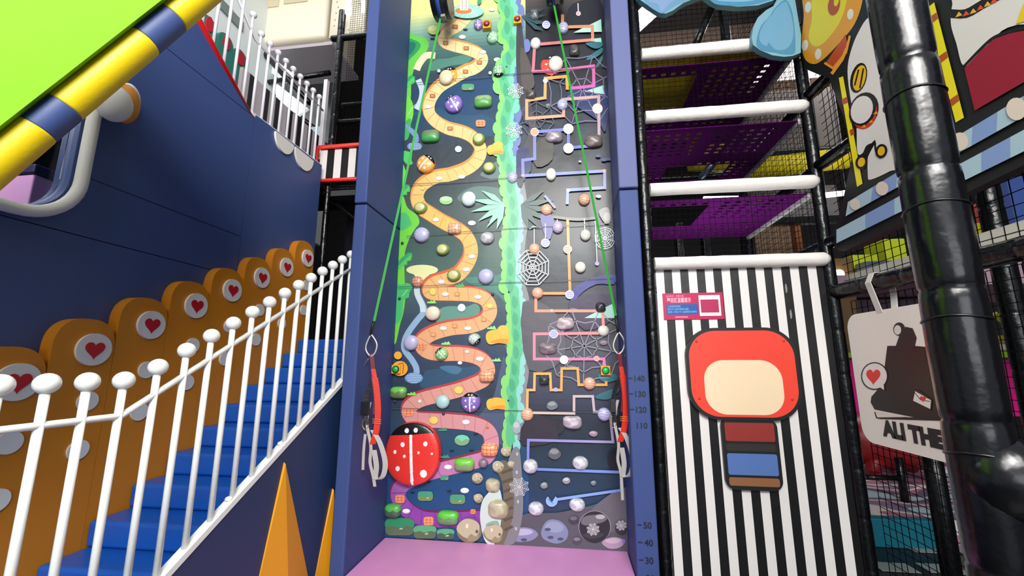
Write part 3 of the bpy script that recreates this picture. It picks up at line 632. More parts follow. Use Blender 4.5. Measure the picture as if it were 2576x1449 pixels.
# rocks printed on the right route
def rock(pts, c, hl, n=4):
    ar.blob(pts, c, n); xs = [p[0] for p in pts]; ys = [p[1] for p in pts]; cx, cy_ = sum(xs) / len(xs), sum(ys) / len(ys)
    ar.blob([(cx + (x - cx) * .7 - 1, cy_ + (y - cy_) * .45 - (max(ys) - min(ys)) * .18) for x, y in pts], hl, n)
R8 = lambda x, y, rx, ry: [(x + rx * math.cos(a) * (1 + .08 * math.sin(3 * a + x)), y + ry * math.sin(a) * (1 + .08 * math.cos(2 * a + y))) for a in [math.pi * k / 5 for k in range(10)]]
for x, y, rx, ry, c, h in ((1315, 1345, 36, 20, '8484a8', 'b4b0c8'), (1395, 1337, 34, 31, '7c84a4', '9098b4'), (1444, 1308, 13, 12, '3c3844', '68646c'), (1452, 1360, 12, 10, '48444c', '7c7880'), (1543, 1366, 28, 14, 'a890a8', 'c4a8b8'), (1389, 1020, 14, 11, '6c7478', '949a98'), (1395, 1141, 16, 14, '5c6068', '8c8c90'), (1369, 1221, 9, 8, '7c8488', 'a4a8a8'), (1425, 1209, 10, 8, '8c9494', 'c4c8c0'), (1493, 1215, 7, 6, '6c7880', '949ca0'), (1493, 1091, 11, 7, '9c7c94', 'c0a4b0'), (1519, 862, 10, 6, '7c6880', '9c8898'), (1379, 266, 7, 6, '50565c', '7c8080'), (1459, 406, 4, 2.5, '9aa0a0', 'c0c4c0'), (1506, 494, 7, 4, '9aa4a4', 'c8ccc8'), (1300, 1075, 10, 18, '9ca4ac', 'b8c0c0')): rock(R8(x, y, rx, ry), c, h)
for x, y in ((1378, 1332), (1385, 1352), (1410, 1356), (1292, 1358), (1318, 1358)): ar.ell(x, y, 8, 4, '484c68', 10)
ar.ell(1496, 1325, 41, 41, '8c8894', 32); ar.ell(1496, 1326, 39, 40, '24222a', 32); ar.blob([(1462, 1315), (1470, 1300), (1500, 1295), (1528, 1300), (1520, 1312), (1500, 1318), (1475, 1322)], '6c6870'); ar.ell(1510, 1300, 12, 6, 'b0aab4'); ar.blob([(1465, 1345), (1490, 1356), (1520, 1345), (1500, 1340)], '3a3840')
ar.ell(1562, 1328, 19, 22, '5c5a64'); ar.ell(1563, 1330, 16, 18, '34323a'); ar.ell(1569, 1362, 4, 6, '8c6cc4'); ar.ell(1277, 1354, 5, 8, '7c6cb4')
for x, y, w in ((1530, 400, 10), (1505, 392, 7), (1520, 402, 7)): ar.ell(x, y, w, 4, '2c3c74', 10)
# stone arch and pebbles at the foot of the hedge
ar.blob([(1290, 1130), (1306, 1130), (1312, 1180), (1316, 1240), (1314, 1300), (1296, 1364), (1262, 1364), (1272, 1300), (1280, 1240), (1275, 1180)], '7c7c80')
ar.blob([(1246, 1180), (1262, 1158), (1284, 1170), (1292, 1220), (1292, 1290), (1278, 1340), (1264, 1372), (1248, 1372), (1262, 1300), (1266, 1240), (1258, 1200)], '6c6250')
for k in range(7): ar.line([(1262 + k * 1.2, 1190 + k * 24), (1290, 1180 + k * 24)], 7, '544c40', up=False)
ar.k += 1
ar.blob([(1228, 1240), (1250, 1222), (1262, 1250), (1262, 1300), (1248, 1364), (1222, 1364), (1208, 1310), (1212, 1265)], 'c8d6ce')
ar.blob([(1222, 1320), (1250, 1310), (1256, 1330), (1236, 1350)], '8cac98')
for x, y, r in ((1273, 1136, 13), (1253, 1174, 15), (1286, 1168, 9), (1201, 1202, 14), (1239, 1222, 17), (1203, 1253, 12), (1253, 1281, 26), (1181, 1334, 31), (1242, 1342, 25)):
    ar.blob(R8(x, y + 1, r, r * .95), '7c725c'); ar.blob(R8(x - r * .05, y - r * .12, r * .93, r * .8), 'bcb294'); ar.ell(x - r * .2, y - r * .35, r * .12, r * .2, 'e4dcc4', 8); ar.ell(x + r * .6, y + r * .1, r * .12, r * .15, '5c5444', 8)
    ar.blob([(x - r * .2, y + r * .8), (x + r * .1, y + r * .3), (x + r * .5, y + r * .5), (x + r * .75, y + r * .2), (x + r * .7, y + r * .7), (x + r * .2, y + r * .9)], '948a6c', 3)
for x, y in ((1301, 1142), (1300, 1188), (1303, 1262), (1298, 1330)): ar.ell(x, y, 3, 5, 'b4b4b8', 8)
for a in ((1297, 229, 21, 8, 4, .8), (1293, 328, 22, 8, 4, .8), (1306, 1225, 26, 8, 5, .7), (1492, 1332, 17, 8, 5, .7), (1563, 1322, 14, 8, 5, .6)): web(*a, 'f0f0f2', .3, .95, .2)
web(1340, 673, 43, 8, 5, 2.0, 'eceef0', .4, 1.08, 0.0); web(1522, 599, 26, 10, 5, 1.3, 'e4e8e8', .3, 1.05, 0.0)
# flower top and yellow ornament
ar.ell(1175, 28, 42, 18, '8fcabb'); 
for k in range(16): a = math.pi * 2 * k / 16; ar.line([(1175, 28), (1175 + 40 * math.cos(a), 28 + 17 * math.sin(a))], 1.1, 'd0ecd8', up=False)
ar.k += 1
ar.ell(1166, 27, 21, 8, 'cf7c38'); ar.poly([(1157, 26), (1158, -12), (1180, -12), (1178, 26)], 'd8cfc4'); ar.line([(1163, 24), (1163, -10)], 2, 'b0a494'); ar.line([(1173, 24), (1173, -10)], 2, 'b0a494'); ar.ell(1167, -16, 14, 8, 'd8cfc4')
ar.ell(1001, 894, 10, 10, 'eba83c'); ar.ell(1006, 927, 20, 19, 'e8a030'); ar.line([(1000, 918), (1014, 915), (1013, 940)], 1.6, '5c4020', n=3)
ar.ell(1091, 75, 15, 12, 'b8cc74'); ar.ell(1088, 71, 10, 7, 'd8dc98'); ar.blob([(1200, 4), (1206, -4), (1212, -2), (1210, 6), (1203, 11)], '3c9c6c')
for x, y in ((1122, 178), (1233, 183)): ar.ell(x - 18 if x < 1200 else x, y, 4, 4, 'e8e8e0')
# sheet seams
for L in ([(1048, 208), (1140, 199), (1320, 183), (1530, 166)], [(1030, 463), (1124, 458), (1279, 447), (1316, 443)], [(1022, 594), (1080, 589), (1272, 575), (1535, 561)], [(1000, 722), (1150, 715), (1318, 709), (1540, 700)], [(984, 1026), (1170, 1031), (1320, 1033), (1548, 1037)]):
    y0 = L; ar.line(y0, .9, '20282e'); ar.line([(p[0], p[1] + 1.1) for p in y0], .6, '586466')
mural = ar.m; print('LAYERS', ar.k)
bad = [0]
def clip_mural(m):                                     # keep the print on the sheet
    out = M()
    for f, c, s_ in zip(m.f, m.c, m.sm):
        P = [Vector(m.v[i]) for i in f]
        for ax, lim, sg in ((0, -1.4225, 1), (0, .3975, -1), (2, ZM - .02, 1), (2, 6.2, -1)):
            Q = []
            for i in range(len(P)):
                a, b = P[i - 1], P[i]; da = (a[ax] - lim) * sg; db = (b[ax] - lim) * sg
                if da >= 0: Q.append(a) if not Q or Q[-1] is not a else None
                if (da < 0) != (db < 0): Q.append(a + (b - a) * (da / (da - db)))
            P = Q
            if len(P) < 3: break
        if len(P) >= 3: out.add(P, [tuple(range(len(P)))], c)
    return out
vin = mat('VC', .4, .45, 2.6, coat=.12, spec=.4)
mo = clip_mural(mural).build('mural_print', vin, cw); mo['label'] = 'printed vinyl mural'

# ------------------------------------------------------------ climbing holds
def hold_mesh(name, parent, c, rx, rz, dep, expo, colf, rough, noise, seed, res=36, rings=10, lip=.35, pw=.9):
    m = M(); R = random.Random(seed); ph = [R.uniform(0, 6.28) for _ in range(6)]; vs = []; fs = []; prof = [(1.0, 0.0), (1.03, lip * dep * .5), (1.0, lip * dep)]
    for j in range(1, rings + 1):
        a = math.pi / 2 * j / rings; prof.append((math.cos(a), dep * (lip + (1 - lip) * math.sin(a) ** pw)))
    n = res
    for q, h in prof:
        for k in range(n):
            t = 2 * math.pi * k / n; ct, st_ = math.cos(t), math.sin(t)
            sup = (abs(ct) ** expo + abs(st_) ** expo) ** (-1 / expo)
            nz = 1 + noise * (.6 * math.sin(2 * t + ph[0]) + .5 * math.sin(3 * t + ph[1]) + .4 * math.sin(5 * t + ph[2]))
            hh = h * (1 + noise * 1.6 * math.sin(3 * ct * q + ph[3]) * math.cos(4 * st_ * q + ph[4]))
            vs.append((c[0] + rx * sup * ct * q * nz, c[1] - hh, c[2] + rz * sup * st_ * q * nz))
    cols = []
    for j in range(len(prof) - 1):
        for k in range(n):
            fs.append((j * n + k, j * n + (k + 1) % n, (j + 1) * n + (k + 1) % n, (j + 1) * n + k)); q = (prof[j][0] + prof[j + 1][0]) / 2; t = 2 * math.pi * (k + .5) / n
            cols.append(colf(q * math.cos(t), q * math.sin(t), q, j))
    m.v = vs; m.f = fs; m.c = cols; m.sm = [True] * len(fs)
    return m.build(name, mat('VC', rough, .1, 90, coat=.2), parent)
def C(a): return a if isinstance(a, tuple) else hx(a)
def mix(a, b, k): A_, B_ = C(a), C(b); return tuple(A_[i] + (B_[i] - A_[i]) * k for i in range(4))
def stripe(c1, c2):
    c2 = mix(c1, c2, .75)
    return lambda u, v, q, j: C(c2) if j > 2 and (v * 3.2 + .3 * math.sin(4 * u)) % 1.25 < .42 else C(c1)
def plain(c1, c2=None): return lambda u, v, q, j: C(c2 or c1) if j < 3 else C(c1)
def moss(c1, c2): return lambda u, v, q, j: C(c1) if v > .12 + .12 * math.sin(7 * u) else C(c2)
def rockc(c1, c2):
    c2 = mix(c1, c2, .5)
    return lambda u, v, q, j: C(c1) if math.sin(4.3 * u + 1) * math.cos(3.7 * v) + .45 * math.sin(7 * v + 3 * u) > -.1 else C(c2)
def waffle(c1, c2): return lambda u, v, q, j: C(c2) if j > 1 and (abs((u * 2.2) % 1 - .5) < .09 or abs((v * 1.9 + .3) % 1 - .5) < .11) else C(c1)
def lady(c1, rot, dots, head='0c0c0e', line='f2f0ee', hp=.55, lw=.07):
    cr, sr = math.cos(rot), math.sin(rot)
    def f(u, v, q, j):
        a, b = u * cr - v * sr, u * sr + v * cr
        if j < 2: return C(c1)
        if b > hp: return C(line) if any((a - x) ** 2 + (b - y) ** 2 < .006 for x, y in ((-.15, .76), (.18, .76))) else C(head)
        if abs(a) < lw: return C(line)
        return C(line) if any((a - x) ** 2 + (b - y) ** 2 < r * r for x, y, r in dots) else C(c1)
    return f
LD = [(-.45, .2, .1), (.45, .15, .1), (-.4, -.4, .12), (.42, -.45, .13), (.2, -.1, .06)]
def place(px, py, w, h):
    c = PY(px, py, YW - .025); c.y = YW
    sx = (PY(px + w / 2, py, YW - .03) - PY(px - w / 2, py, YW - .03)).x / 2; sz = (PY(px, py - h / 2, YW - .03) - PY(px, py + h / 2, YW - .03)).z / 2
    return c, sx, sz
ROUND, BLOCK, ROCK = ('round climbing holds', 2.0, .05, .0), ('block climbing holds', 3.6, .055, .0), ('rock climbing holds', 2.9, .055, .05)
GY = stripe('bcbcd4', '8c8cb4'); PE = stripe('e8b898', 'c88c6c'); LV = plain('b4b2d2', 'c4c4d8'); OL = lambda u, v, q, j: C('c8c88c') if q < .72 else C('84964a'); CR = plain('e4e2d2', 'cfccb8')
GM = moss('4fae62', '6c7f54'); GM2 = moss('a4bc8c', '5fa05c'); DR = rockc('8c7c84', '5c5058'); DK = rockc('3c3c40', '181a1c'); WR = rockc('d8d8dc', '8c90a0')
H = [
 (1203, 60, 23, 25, ROUND, lady('8c78b4', 0, LD), 'small purple ladybird hold left of the upper red button'),
 (1239, 93, 29, 29, ROUND, lady('8cc494', -.9, LD), 'pale green ladybird hold below the left red button'),
 (1122, 194, 35, 36, ROUND, plain('dccfa8', 'b8a070'), 'cream round hold stuck over the printed orange ladybird'),
 (1254, 178, 30, 32, ROUND, lady('7cb884', 3.1, LD), 'green ladybird hold beside the hedge in the upper wall'),
 (1141, 261, 44, 43, ROUND, lady('8870bc', -.55, LD), 'big purple ladybird hold high inside the first path bend'),
 (1215, 255, 44, 30, BLOCK, moss('92a878', '5ca050'), 'green stone block hold right of the upper purple ladybird'),
 (1345, 36, 24, 26, ROCK, rockc('6c7074', '2c3034'), 'dark grey twisted hold at the very top right route'),
 (1417, 68, 26, 27, ROUND, stripe('b4b8c8', '7c80ac'), 'lavender striped hold on the topmost orange line'),
 (1347, 108, 26, 28, ROUND, plain('d4d4cc', 'a8a8a0'), 'white puck hold at the left end of the top salmon line'),
 (1445, 126, 25, 27, ROCK, rockc('4c4c4c', '2a2a28'), 'dark rock hold above the printed red ladybird'),
 (1398, 160, 36, 38, ROUND, plain('e4dccc', 'c8a890'), 'cream round hold over the printed red ladybird'),
 (1336, 237, 24, 24, ROCK, rockc('5c5854', '2c2a28'), 'dark twisted hold right of the upper small cobweb'),
 (1415, 262, 27, 28, ROUND, stripe('c0c4dc', '8c8cc0'), 'lavender striped hold on the orange square line'),
 (1394, 344, 42, 29, ROCK, rockc('9c9098', '5c5458'), 'grey oval rock hold between two printed pale discs'),
 (1494, 355, 44, 31, ROCK, rockc('7c706c', '4c4444'), 'brown grey rock hold by the right pillar in the upper wall'),
 (1386, 438, 26, 31, ROUND, CR, 'ivory puck hold on the long blue line'),
 (1289, 446, 26, 28, ROUND, stripe('c4c0d4', '8c84b4'), 'lavender striped hold on the green hedge'),
 (1470, 501, 29, 29, ROUND, PE, 'peach striped hold left of the green webbing, upper right'),
 (1375, 527, 29, 28, ROUND, PE, 'peach striped hold above the hanging discs'),
 (1082, 342, 44, 30, BLOCK, moss('78805c', '4a9c54'), 'mossy green block hold near the left leaves'),
 (1204, 349, 31, 29, ROUND, OL, 'olive and cream round hold on the yellow path bend'),
 (1071, 412, 45, 44, ROUND, lady('e8a450', .75, LD), 'orange ladybird hold left of the winding path'),
 (1230, 421, 32, 28, ROUND, OL, 'olive round hold under the yellow fungus'),
 (1179, 500, 36, 37, ROUND, plain('d4e0e0', 'a8bcc4'), 'pale icy round hold by the spiky leaves'),
 (1057, 522, 33, 28, ROUND, OL, 'olive round hold on the left side of the path'),
 (1143, 574, 33, 28, BLOCK, waffle('eebc9c', 'c88464'), 'peach waffle block hold on the yellow path'),
 (1060, 590, 37, 37, ROUND, LV, 'lavender ball hold left of the yellow path'),
 (1225, 598, 34, 30, ROUND, rockc('c4c4c8', '8c8c90'), 'grey pearl hold right of the yellow path'),
 (1113, 627, 33, 29, ROUND, OL, 'olive round hold inside the path bend alone on grey'),
 (1141, 692, 34, 30, ROUND, OL, 'olive round hold on the path above its tight turn'),
 (1222, 695, 38, 38, ROUND, LV, 'lavender ball hold right of the tight path turn'),
 (1049, 708, 28, 28, ROUND, waffle('dc9c84', 'b0705c'), 'small peach hold on the pale mushroom stem'),
 (1088, 788, 37, 36, ROUND, plain('e4d4bc', 'c8b08c'), 'cream ball hold left of the green printed pond'),
 (1403, 571, 28, 30, ROUND, stripe('c8bccc', '948cb0'), 'lavender ridged hold hanging above the big cobweb'),
 (1344, 626, 28, 28, ROUND, PE, 'peach ridged hold on top of the big cobweb'),
 (1473, 591, 27, 28, ROUND, CR, 'ivory round hold left of the right cobweb'),
 (1460, 672, 28, 28, ROUND, CR, 'ivory round hold right of the vertical orange line'),
 (1352, 737, 29, 29, ROUND, PE, 'peach ridged hold under the big cobweb'),
 (1511, 773, 26, 25, ROCK, DK, 'black faceted rock hold at the right end of the pink line'),
 (1033, 862, 36, 38, ROUND, LV, 'lavender ball hold on the blue stream'),
 (1193, 853, 31, 29, ROUND, lady('b0bcb4', 2.3, LD), 'pale grey ladybird hold between two path bends'),
 (1110, 890, 32, 32, ROUND, lady('8cc47c', -.75, LD), 'light green ladybird hold on the peach path'),
 (1001, 988, 40, 30, BLOCK, moss('6cbc54', '66804c'), 'green block hold at the left edge below the green button'),
 (1224, 946, 37, 30, BLOCK, waffle('f4b48c', 'd07c54'), 'peach brick hold on the right bend of the pink path'),
 (1113, 1011, 34, 35, ROUND, plain('a8d0cc', '84b0ac'), 'pale aqua ball hold beside the lower purple ladybird'),
 (1184, 1012, 49, 50, ROUND, lady('8068b4', .0, LD), 'big purple ladybird hold in the lower wall'),
 (1422, 814, 45, 31, ROCK, rockc('ccbcc0', '8c7c80'), 'grey pink oval rock hold above the printed lavender disc'),
 (1518, 832, 29, 28, ROUND, CR, 'ivory round hold on the pink line by the right pillar'),
 (1378, 877, 46, 30, ROCK, DR, 'mauve oval rock hold inside the pink line loop'),
 (1369, 956, 26, 26, ROCK, rockc('3c4844', '1c2422'), 'dark green grey angular hold in the orange step line'),
 (1483, 965, 31, 31, ROUND, PE, 'peach ridged hold left of the right green button'),
 (1326, 1043, 31, 32, ROUND, PE, 'peach ridged hold at the foot of the orange step line'),
 (1520, 1043, 33, 33, ROUND, stripe('ccccec', '9898cc'), 'lavender ridged hold beside the right harness'),
 (1440, 1063, 49, 32, ROCK, rockc('c4b8c0', '7c7480'), 'long grey oval rock hold under the cream line'),
 (1231, 1132, 41, 33, BLOCK, waffle('f4ac7c', 'd07048'), 'orange waffle brick hold on the lowest right path bend'),
 (1167, 1170, 50, 33, BLOCK, moss('6cc83c', '84986c'), 'mossy block hold right of the giant red ladybird'),
 (987, 1286, 40, 34, BLOCK, moss('54b44c', '4c6450'), 'mossy block hold in the lower left corner'),
 (1126, 1304, 53, 35, BLOCK, moss('5cc03c', '6c9068'), 'mossy block hold on the purple path'),
 (1215, 1166, 24, 24, ROUND, rockc('8c7c8c', '6c5c68'), 'small grey brown round hold at the end of the pink path'),
 (1334, 1174, 37, 36, ROUND, WR, 'silver grey hold at the left end of the blue line'),
 (1460, 1166, 40, 34, ROUND, WR, 'silver grey hold in the middle of the blue line'),
 (1348, 1281, 39, 34, ROUND, WR, 'silver grey hold in the lower left of the right route'),
 (1452, 1271, 40, 34, ROUND, WR, 'silver grey hold at the lowest blue line'),
 (1239, 1222, 36, 33, ROCK, rockc('c0b698', 'a09474'), 'beige dotted stone hold at the foot of the hedge'),
 (1253, 1282, 50, 46, ROCK, rockc('bcb496', '9a9070'), 'big beige stone hold over the white printed shape'),
]
for i, (px, py, w, h, (grp, ex_, dep, nz), cf, lab) in enumerate(H):
    c, sx, sz = place(px, py, w, h)
    ld = 'ladybird hold' in lab or 'waffle' in lab or 'brick' in lab
    o = hold_mesh('climbing_hold', None, c, sx, sz, dep * (.6 + .4 * min(sx, sz) / .05), ex_, cf, .32, nz, i, 84 if ld else 44, 26 if ld else 12)
    me = o.data; me.transform(Matrix.Translation(-c)); o.location = c
    tag(o, lab, 'climbing hold', grp)
# printed ladybirds under two holds
# (thin pads screwed to the wall)
for px, py, w, h, cf, lab in ((1129, 186, 40, 42, lady('e8a03c', 0, [(-.4, -.2, .1), (.5, .1, .12)]), 'flat orange ladybird pad under the cream hold, upper left'), (1388, 160, 56, 50, lady('d8402c', 0, [(-.5, .1, .1), (-.4, -.5, .1)], lw=.0), 'flat red ladybird pad under the cream hold, upper right')):
    c, sx, sz = place(px, py, w, h); o = hold_mesh('ladybird_pad', None, c, sx, sz, .012, 2.0, cf, .35, 0, 3, 64, 14, .8); o.data.transform(Matrix.Translation(-c)); o.location = c; tag(o, lab, 'climbing hold')
c, sx, sz = place(1041, 1139, 134, 156)
o = hold_mesh('ladybird_cushion', None, c, sx, sz, .085, 2.15, lady('e0352c', -.07, [(-.3, .32, .075), (.52, .3, .075), (.27, .04, .045), (.75, -.02, .04), (-.6, .1, .06), (-.25, -.05, .05), (-.5, -.42, .08), (.42, -.62, .12)], hp=.62, lw=.05), .3, 0, 1, 220, 72, .6, .5)
o.data.transform(Matrix.Translation(-c)); o.location = c; tag(o, 'giant red ladybird cushion with white dots at the lower left of the climbing wall', 'cushion')
for x, y, w in ((1230, 559, 'right of the yellow path'), (1010, 610, 'on the left leaves'), (1280, 734, 'on the hedge below the middle'), (1238, 740, 'at the outer edge of the orange path bend'), (1003, 750, 'at the left edge beside the mushroom stem'), (1114, 1041, 'on the lower pink path'), (1237, 1002, 'on the lowest yellow fungus'), (1279, 1008, 'on the hedge beside the lowest fungus'), (991, 1010, 'below the left green block hold'), (1274, 166, 'on the hedge near the top'), (1552, 1014, 'beside the right harness')):
    c, sx, sz = place(x, y, 8, 8); o = M().ball((0, -.008, 0), .013, 1, .8, 1, 12).build('bolt_cap', mat('3c3258', .3)); o.location = c; tag(o, 'small dark purple bolt cap %s' % w, 'bolt cap', 'bolt caps on the climbing wall')
# buttons
for x, y, s_, dom, lab in ((1225, 64, 20, 'a8301c', 'red push button on a yellow box beside the purple ladybird hold'), (1302, 52, 20, 'a8301c', 'red push button on a yellow box at the top of the hedge'), (998, 929, 22, '12b04c', 'green push button on the yellow printed ornament at the left edge'), (1523, 932, 24, '12c850', 'green push button on an orange box beside the right harness')):
    c, sx, sz = place(x, y, s_, s_); t = thing('push_button', c, lab, 'button', 'push buttons on the climbing wall')
    M().box((c.x - sx, YW - .045, c.z - sz), (c.x + sx, YW, c.z + sz)).build('button_box', mat('e8a420', .4), t, .004)
    M().tube([(c.x, YW - .044, c.z), (c.x, YW - .052, c.z)], sx * .8, 24).build('ring', mat('16181a', .4), t)
    M().ball((c.x, YW - .052, c.z), sx * .66, 1, .6, 1, 20).build('dome', mat(dom, .15, coat=.6), t)

# ------------------------------------------------------------ auto belays, webbing, harnesses
for i, (x, y, Yb, r) in enumerate(((1112, 5, 3.02, .155), (1395, -38, 3.08, .155))):
    c = PY(x, y, Yb)
    t = thing('auto_belay', c, 'black round auto belay reel %s' % ('with blue stripe above the left green webbing' if i == 0 else 'above the right green webbing, mostly cut by the picture top'), 'auto belay', 'auto belay reels')
    w = .075
    pr = [(-w, r * .86), (-w * .9, r * .97), (-w * .3, r), (w * .3, r), (w * .9, r * .97), (w, r * .86)]
    M().tube([(c.x + a, c.y, c.z) for a, _ in pr], [b for _, b in pr], 40).build('housing', mat('101114', .3, .05, 60), t)
    M().tube([(c.x - .022, c.y, c.z), (c.x + .012, c.y, c.z)], r * 1.012, 40).build('stripe_band', mat('2c4a8c', .4), t)
    M().box((c.x + .0, c.y - .03, c.z - r - .02), (c.x + .04, c.y + .02, c.z - r + .02)).build('strap_guide', mat('8c8c84', .5), t, .004)
    M().tube([(c.x, c.y, c.z + r * .9), (c.x, YW, c.z + r * 1.3)], .02, 10).build('bracket', mat('1a1a1c', .4), t)
GW = mat('2f9c3a', .5, .1, 200)
def unit_strap(name, top, bot, w, wd): return M().strap([top + (bot - top) * (k / 12) for k in range(13)], w, wd, .002).build(name, GW)
tL = PY(1108, 46, 3.02); bL = PX(941, 808, -1.375)
tR = PY(1394, 14, 3.05); bR = PY(1549, 795, 3.02)
tag(unit_strap('belay_webbing', tL, bL, .018, (.8, .6, 0)), 'green webbing running down from the left belay reel to the left harness', 'webbing', 'green belay webbing')
tag(unit_strap('belay_webbing', tR, bR, .022, (.8, .6, 0)), 'green webbing running down from the right belay reel to the right harness', 'webbing', 'green belay webbing')
def harness(bot, pin, lab, tilt, wall):
    P = lambda px, py, dy=0.0: PY(px, py, pin.y - dy)
    t = thing('climbing_harness', pin, lab, 'harness', 'climbing harnesses hung beside the wall')
    x0, y0 = project(pin)
    q = lambda dx, dy, o=0.0: PY(x0 + dx, y0 + dy, pin.y - o)
    M().tube([bot, bot * .55 + q(-4, 6) * .45, q(-3, 12)], [.011, .011, .008], 10).build('rope_sleeve', mat('121214', .6), t)
    cb = smooth([q(-3, 12), q(-14, 36), q(-13, 52), q(-2, 64), q(9, 54), q(13, 34), q(4, 16)], 5, True)
    M().tube(cb, .0055, 10, closed=True).build('carabiner', mat('d0cfc4', .3, metal=.4), t)['label'] = 'grey steel carabiner'
    rs = mat('d02a14', .5, .15, 120)
    M().strap(smooth([q(0, 58), q(3, 90), q(5, 125), q(10, 165), q(8, 210)], 5), .027, (1, .3, 0), .005).build('gear_loop', mat('6c1420', .6), t)
    M().strap(smooth([q(4, 96), q(9, 122)], 3), .03, (1, .25, 0), .006).strap(smooth([q(8, 118), q(13, 150), q(16, 200), q(12, 250), q(2, 285)], 5), .04, (1, .25, 0), .006).build('leg_strap', rs, t)['label'] = 'red leg strap with orange stitching'
    for k in range(3): M().strap([q(2, 222 + k * 5, .012), q(24, 224 + k * 5, .012)], .003, (0, 0, 1), .001).build('stitching', mat('f08c3c', .5), t)
    M().strap(smooth([q(-2, 130), q(-12, 160), q(-16, 200), q(-10, 236)], 4), .026, (1, .4, 0), .012).build('black_webbing', mat('17171a', .6, .3, 60), t)
    gs = mat('a8a6a0', .6, .1, 150)
    M().strap(smooth([q(2, 250), q(20, 280), q(34, 330), q(28, 366), q(10, 372), q(12, 340), q(6, 300)], 5), .034, (1, .3, 0), .005).build('waist_strap', gs, t)['label'] = 'grey waist strap'
    M().strap(smooth([q(-4, 180), q(-12, 230), q(-2, 290), q(-4, 330), q(4, 366), q(8, 392 + (40 if tilt else 0))], 5), .02, (1, .3, 0), .003).build('strap_tail', gs, t)['label'] = 'grey strap tail'
    if not tilt: M().strap(smooth([q(-16, 260), q(-20, 300), q(-22, 350)], 4), .018, (1, .3, 0), .003).build('strap_tail', gs, t)
    M().box(q(-24, 178), q(-8, 212, .02)).build('buckle', mat('18181a', .4), t, .003)
    M().tube(smooth([q(-18, 222), q(-24, 236), q(-16, 250), q(-8, 240), q(-10, 226)], 4, True), .003, 8, closed=True).build('ring', mat('c8a050', .3, metal=.8), t)
    if tilt: M().strap(smooth([q(14, 66), q(24, 100), q(22, 130)], 4), .012, (1, .3, 0), .006).build('side_clip', mat('2a9c78', .4), t)
    else: M().tube(smooth([q(-8, 70), q(-20, 90), q(-26, 118), q(-22, 130)], 4), .005, 8).build('side_clip', mat('70747c', .3, metal=.6), t)
harness(bL, PX(935, 832, -1.385), 'red and grey climbing harness hanging by the left navy pillar', False, -1)
harness(bR, PY(1558, 826, 3.0), 'red and grey climbing harness hanging by the right pillar with the height scale', True, 1)

# ------------------------------------------------------------ play frame to the right
pf = thing('play_frame', (1.2, 3.0, 0), 'tall black play frame with white padded bars and nets beside the blue pillar', 'play frame')
YF = 3.0
wrapped_pole(pf, 'post', (.592, YF, 0), (.592, YF, 6.0), .043)
wrapped_pole(pf, 'post', (1.775, YF, 0), (1.775, YF, 6.0), .04)
wrapped_pole(pf, 'post', (.64, 4.1, 0), (.64, 4.1, 6.0), .04)
wrapped_pole(pf, 'post', (1.75, 4.1, 0), (1.75, 4.1, 6.0), .04)
for z, x1 in ((2.193, 1.735), (2.752, 1.735), (3.335, 1.735), (3.87, 1.735)):
    n = 12; pts = []; rs = []; R = random.Random(int(z * 100))
    for k in range(n * 2 + 1): pts.append((.632 + (x1 - .632) * k / (2 * n), YF - .03, z)); rs.append(.046 + R.uniform(-.0015, .0015))
    pts = [(.628, YF - .03, z)] + pts + [(x1 + .03, YF - .03, z)]; rs = [.038] + rs + [.03]
    M().tube(pts, rs, 20).build('padded_bar', mat('e4dfd8', .55, .35, 14), pf)['label'] = 'white padded cross bar'
    wrapped_pole(pf, 'beam', (.64, 4.1, z), (1.75, 4.1, z), .035)
for z in (1.965, 2.31, 2.87, 3.42, 3.95):
    wrapped_pole(pf, 'side_beam', (1.79, YF - .02, z), (XR + .1, 1.35, z), .042 if z > 2 else .05)
    if z > 2: wrapped_pole(pf, 'side_beam', (XR, YF, z), (XR, 4.1, z), .04)
NT = mat('08090a', .9, spec=.1)
net(M(), (.63, YF + .02, 2.2), (1, 0, 0), (0, 0, 1), 1.13, 2.7, .0415).build('safety_net', NT, pf)
net(M(), (XR - .01, YF + .03, 2.3), (0, 1, 0), (0, 0, 1), 1.05, 2.5, .05).build('safety_net', NT, pf)
net(M(), (XR + .05, 1.5, 1.98), (0, 1, 0), (0, 0, 1), 1.48, 2.2, .055, .003).build('safety_net', NT, pf)
net(M(), (XR + .05, 1.35, .1), (0, 1, 0), (0, 0, 1), 1.6, 1.8, .05, .003).build('safety_net', NT, pf)
net(M(), (.57, 3.05, 0), (0, 1, 0), (0, 0, 1), 1.0, 6, .05, .003).build('safety_net', mat('1d5a60', .6), pf)['label'] = 'teal side netting behind the height scale pillar'
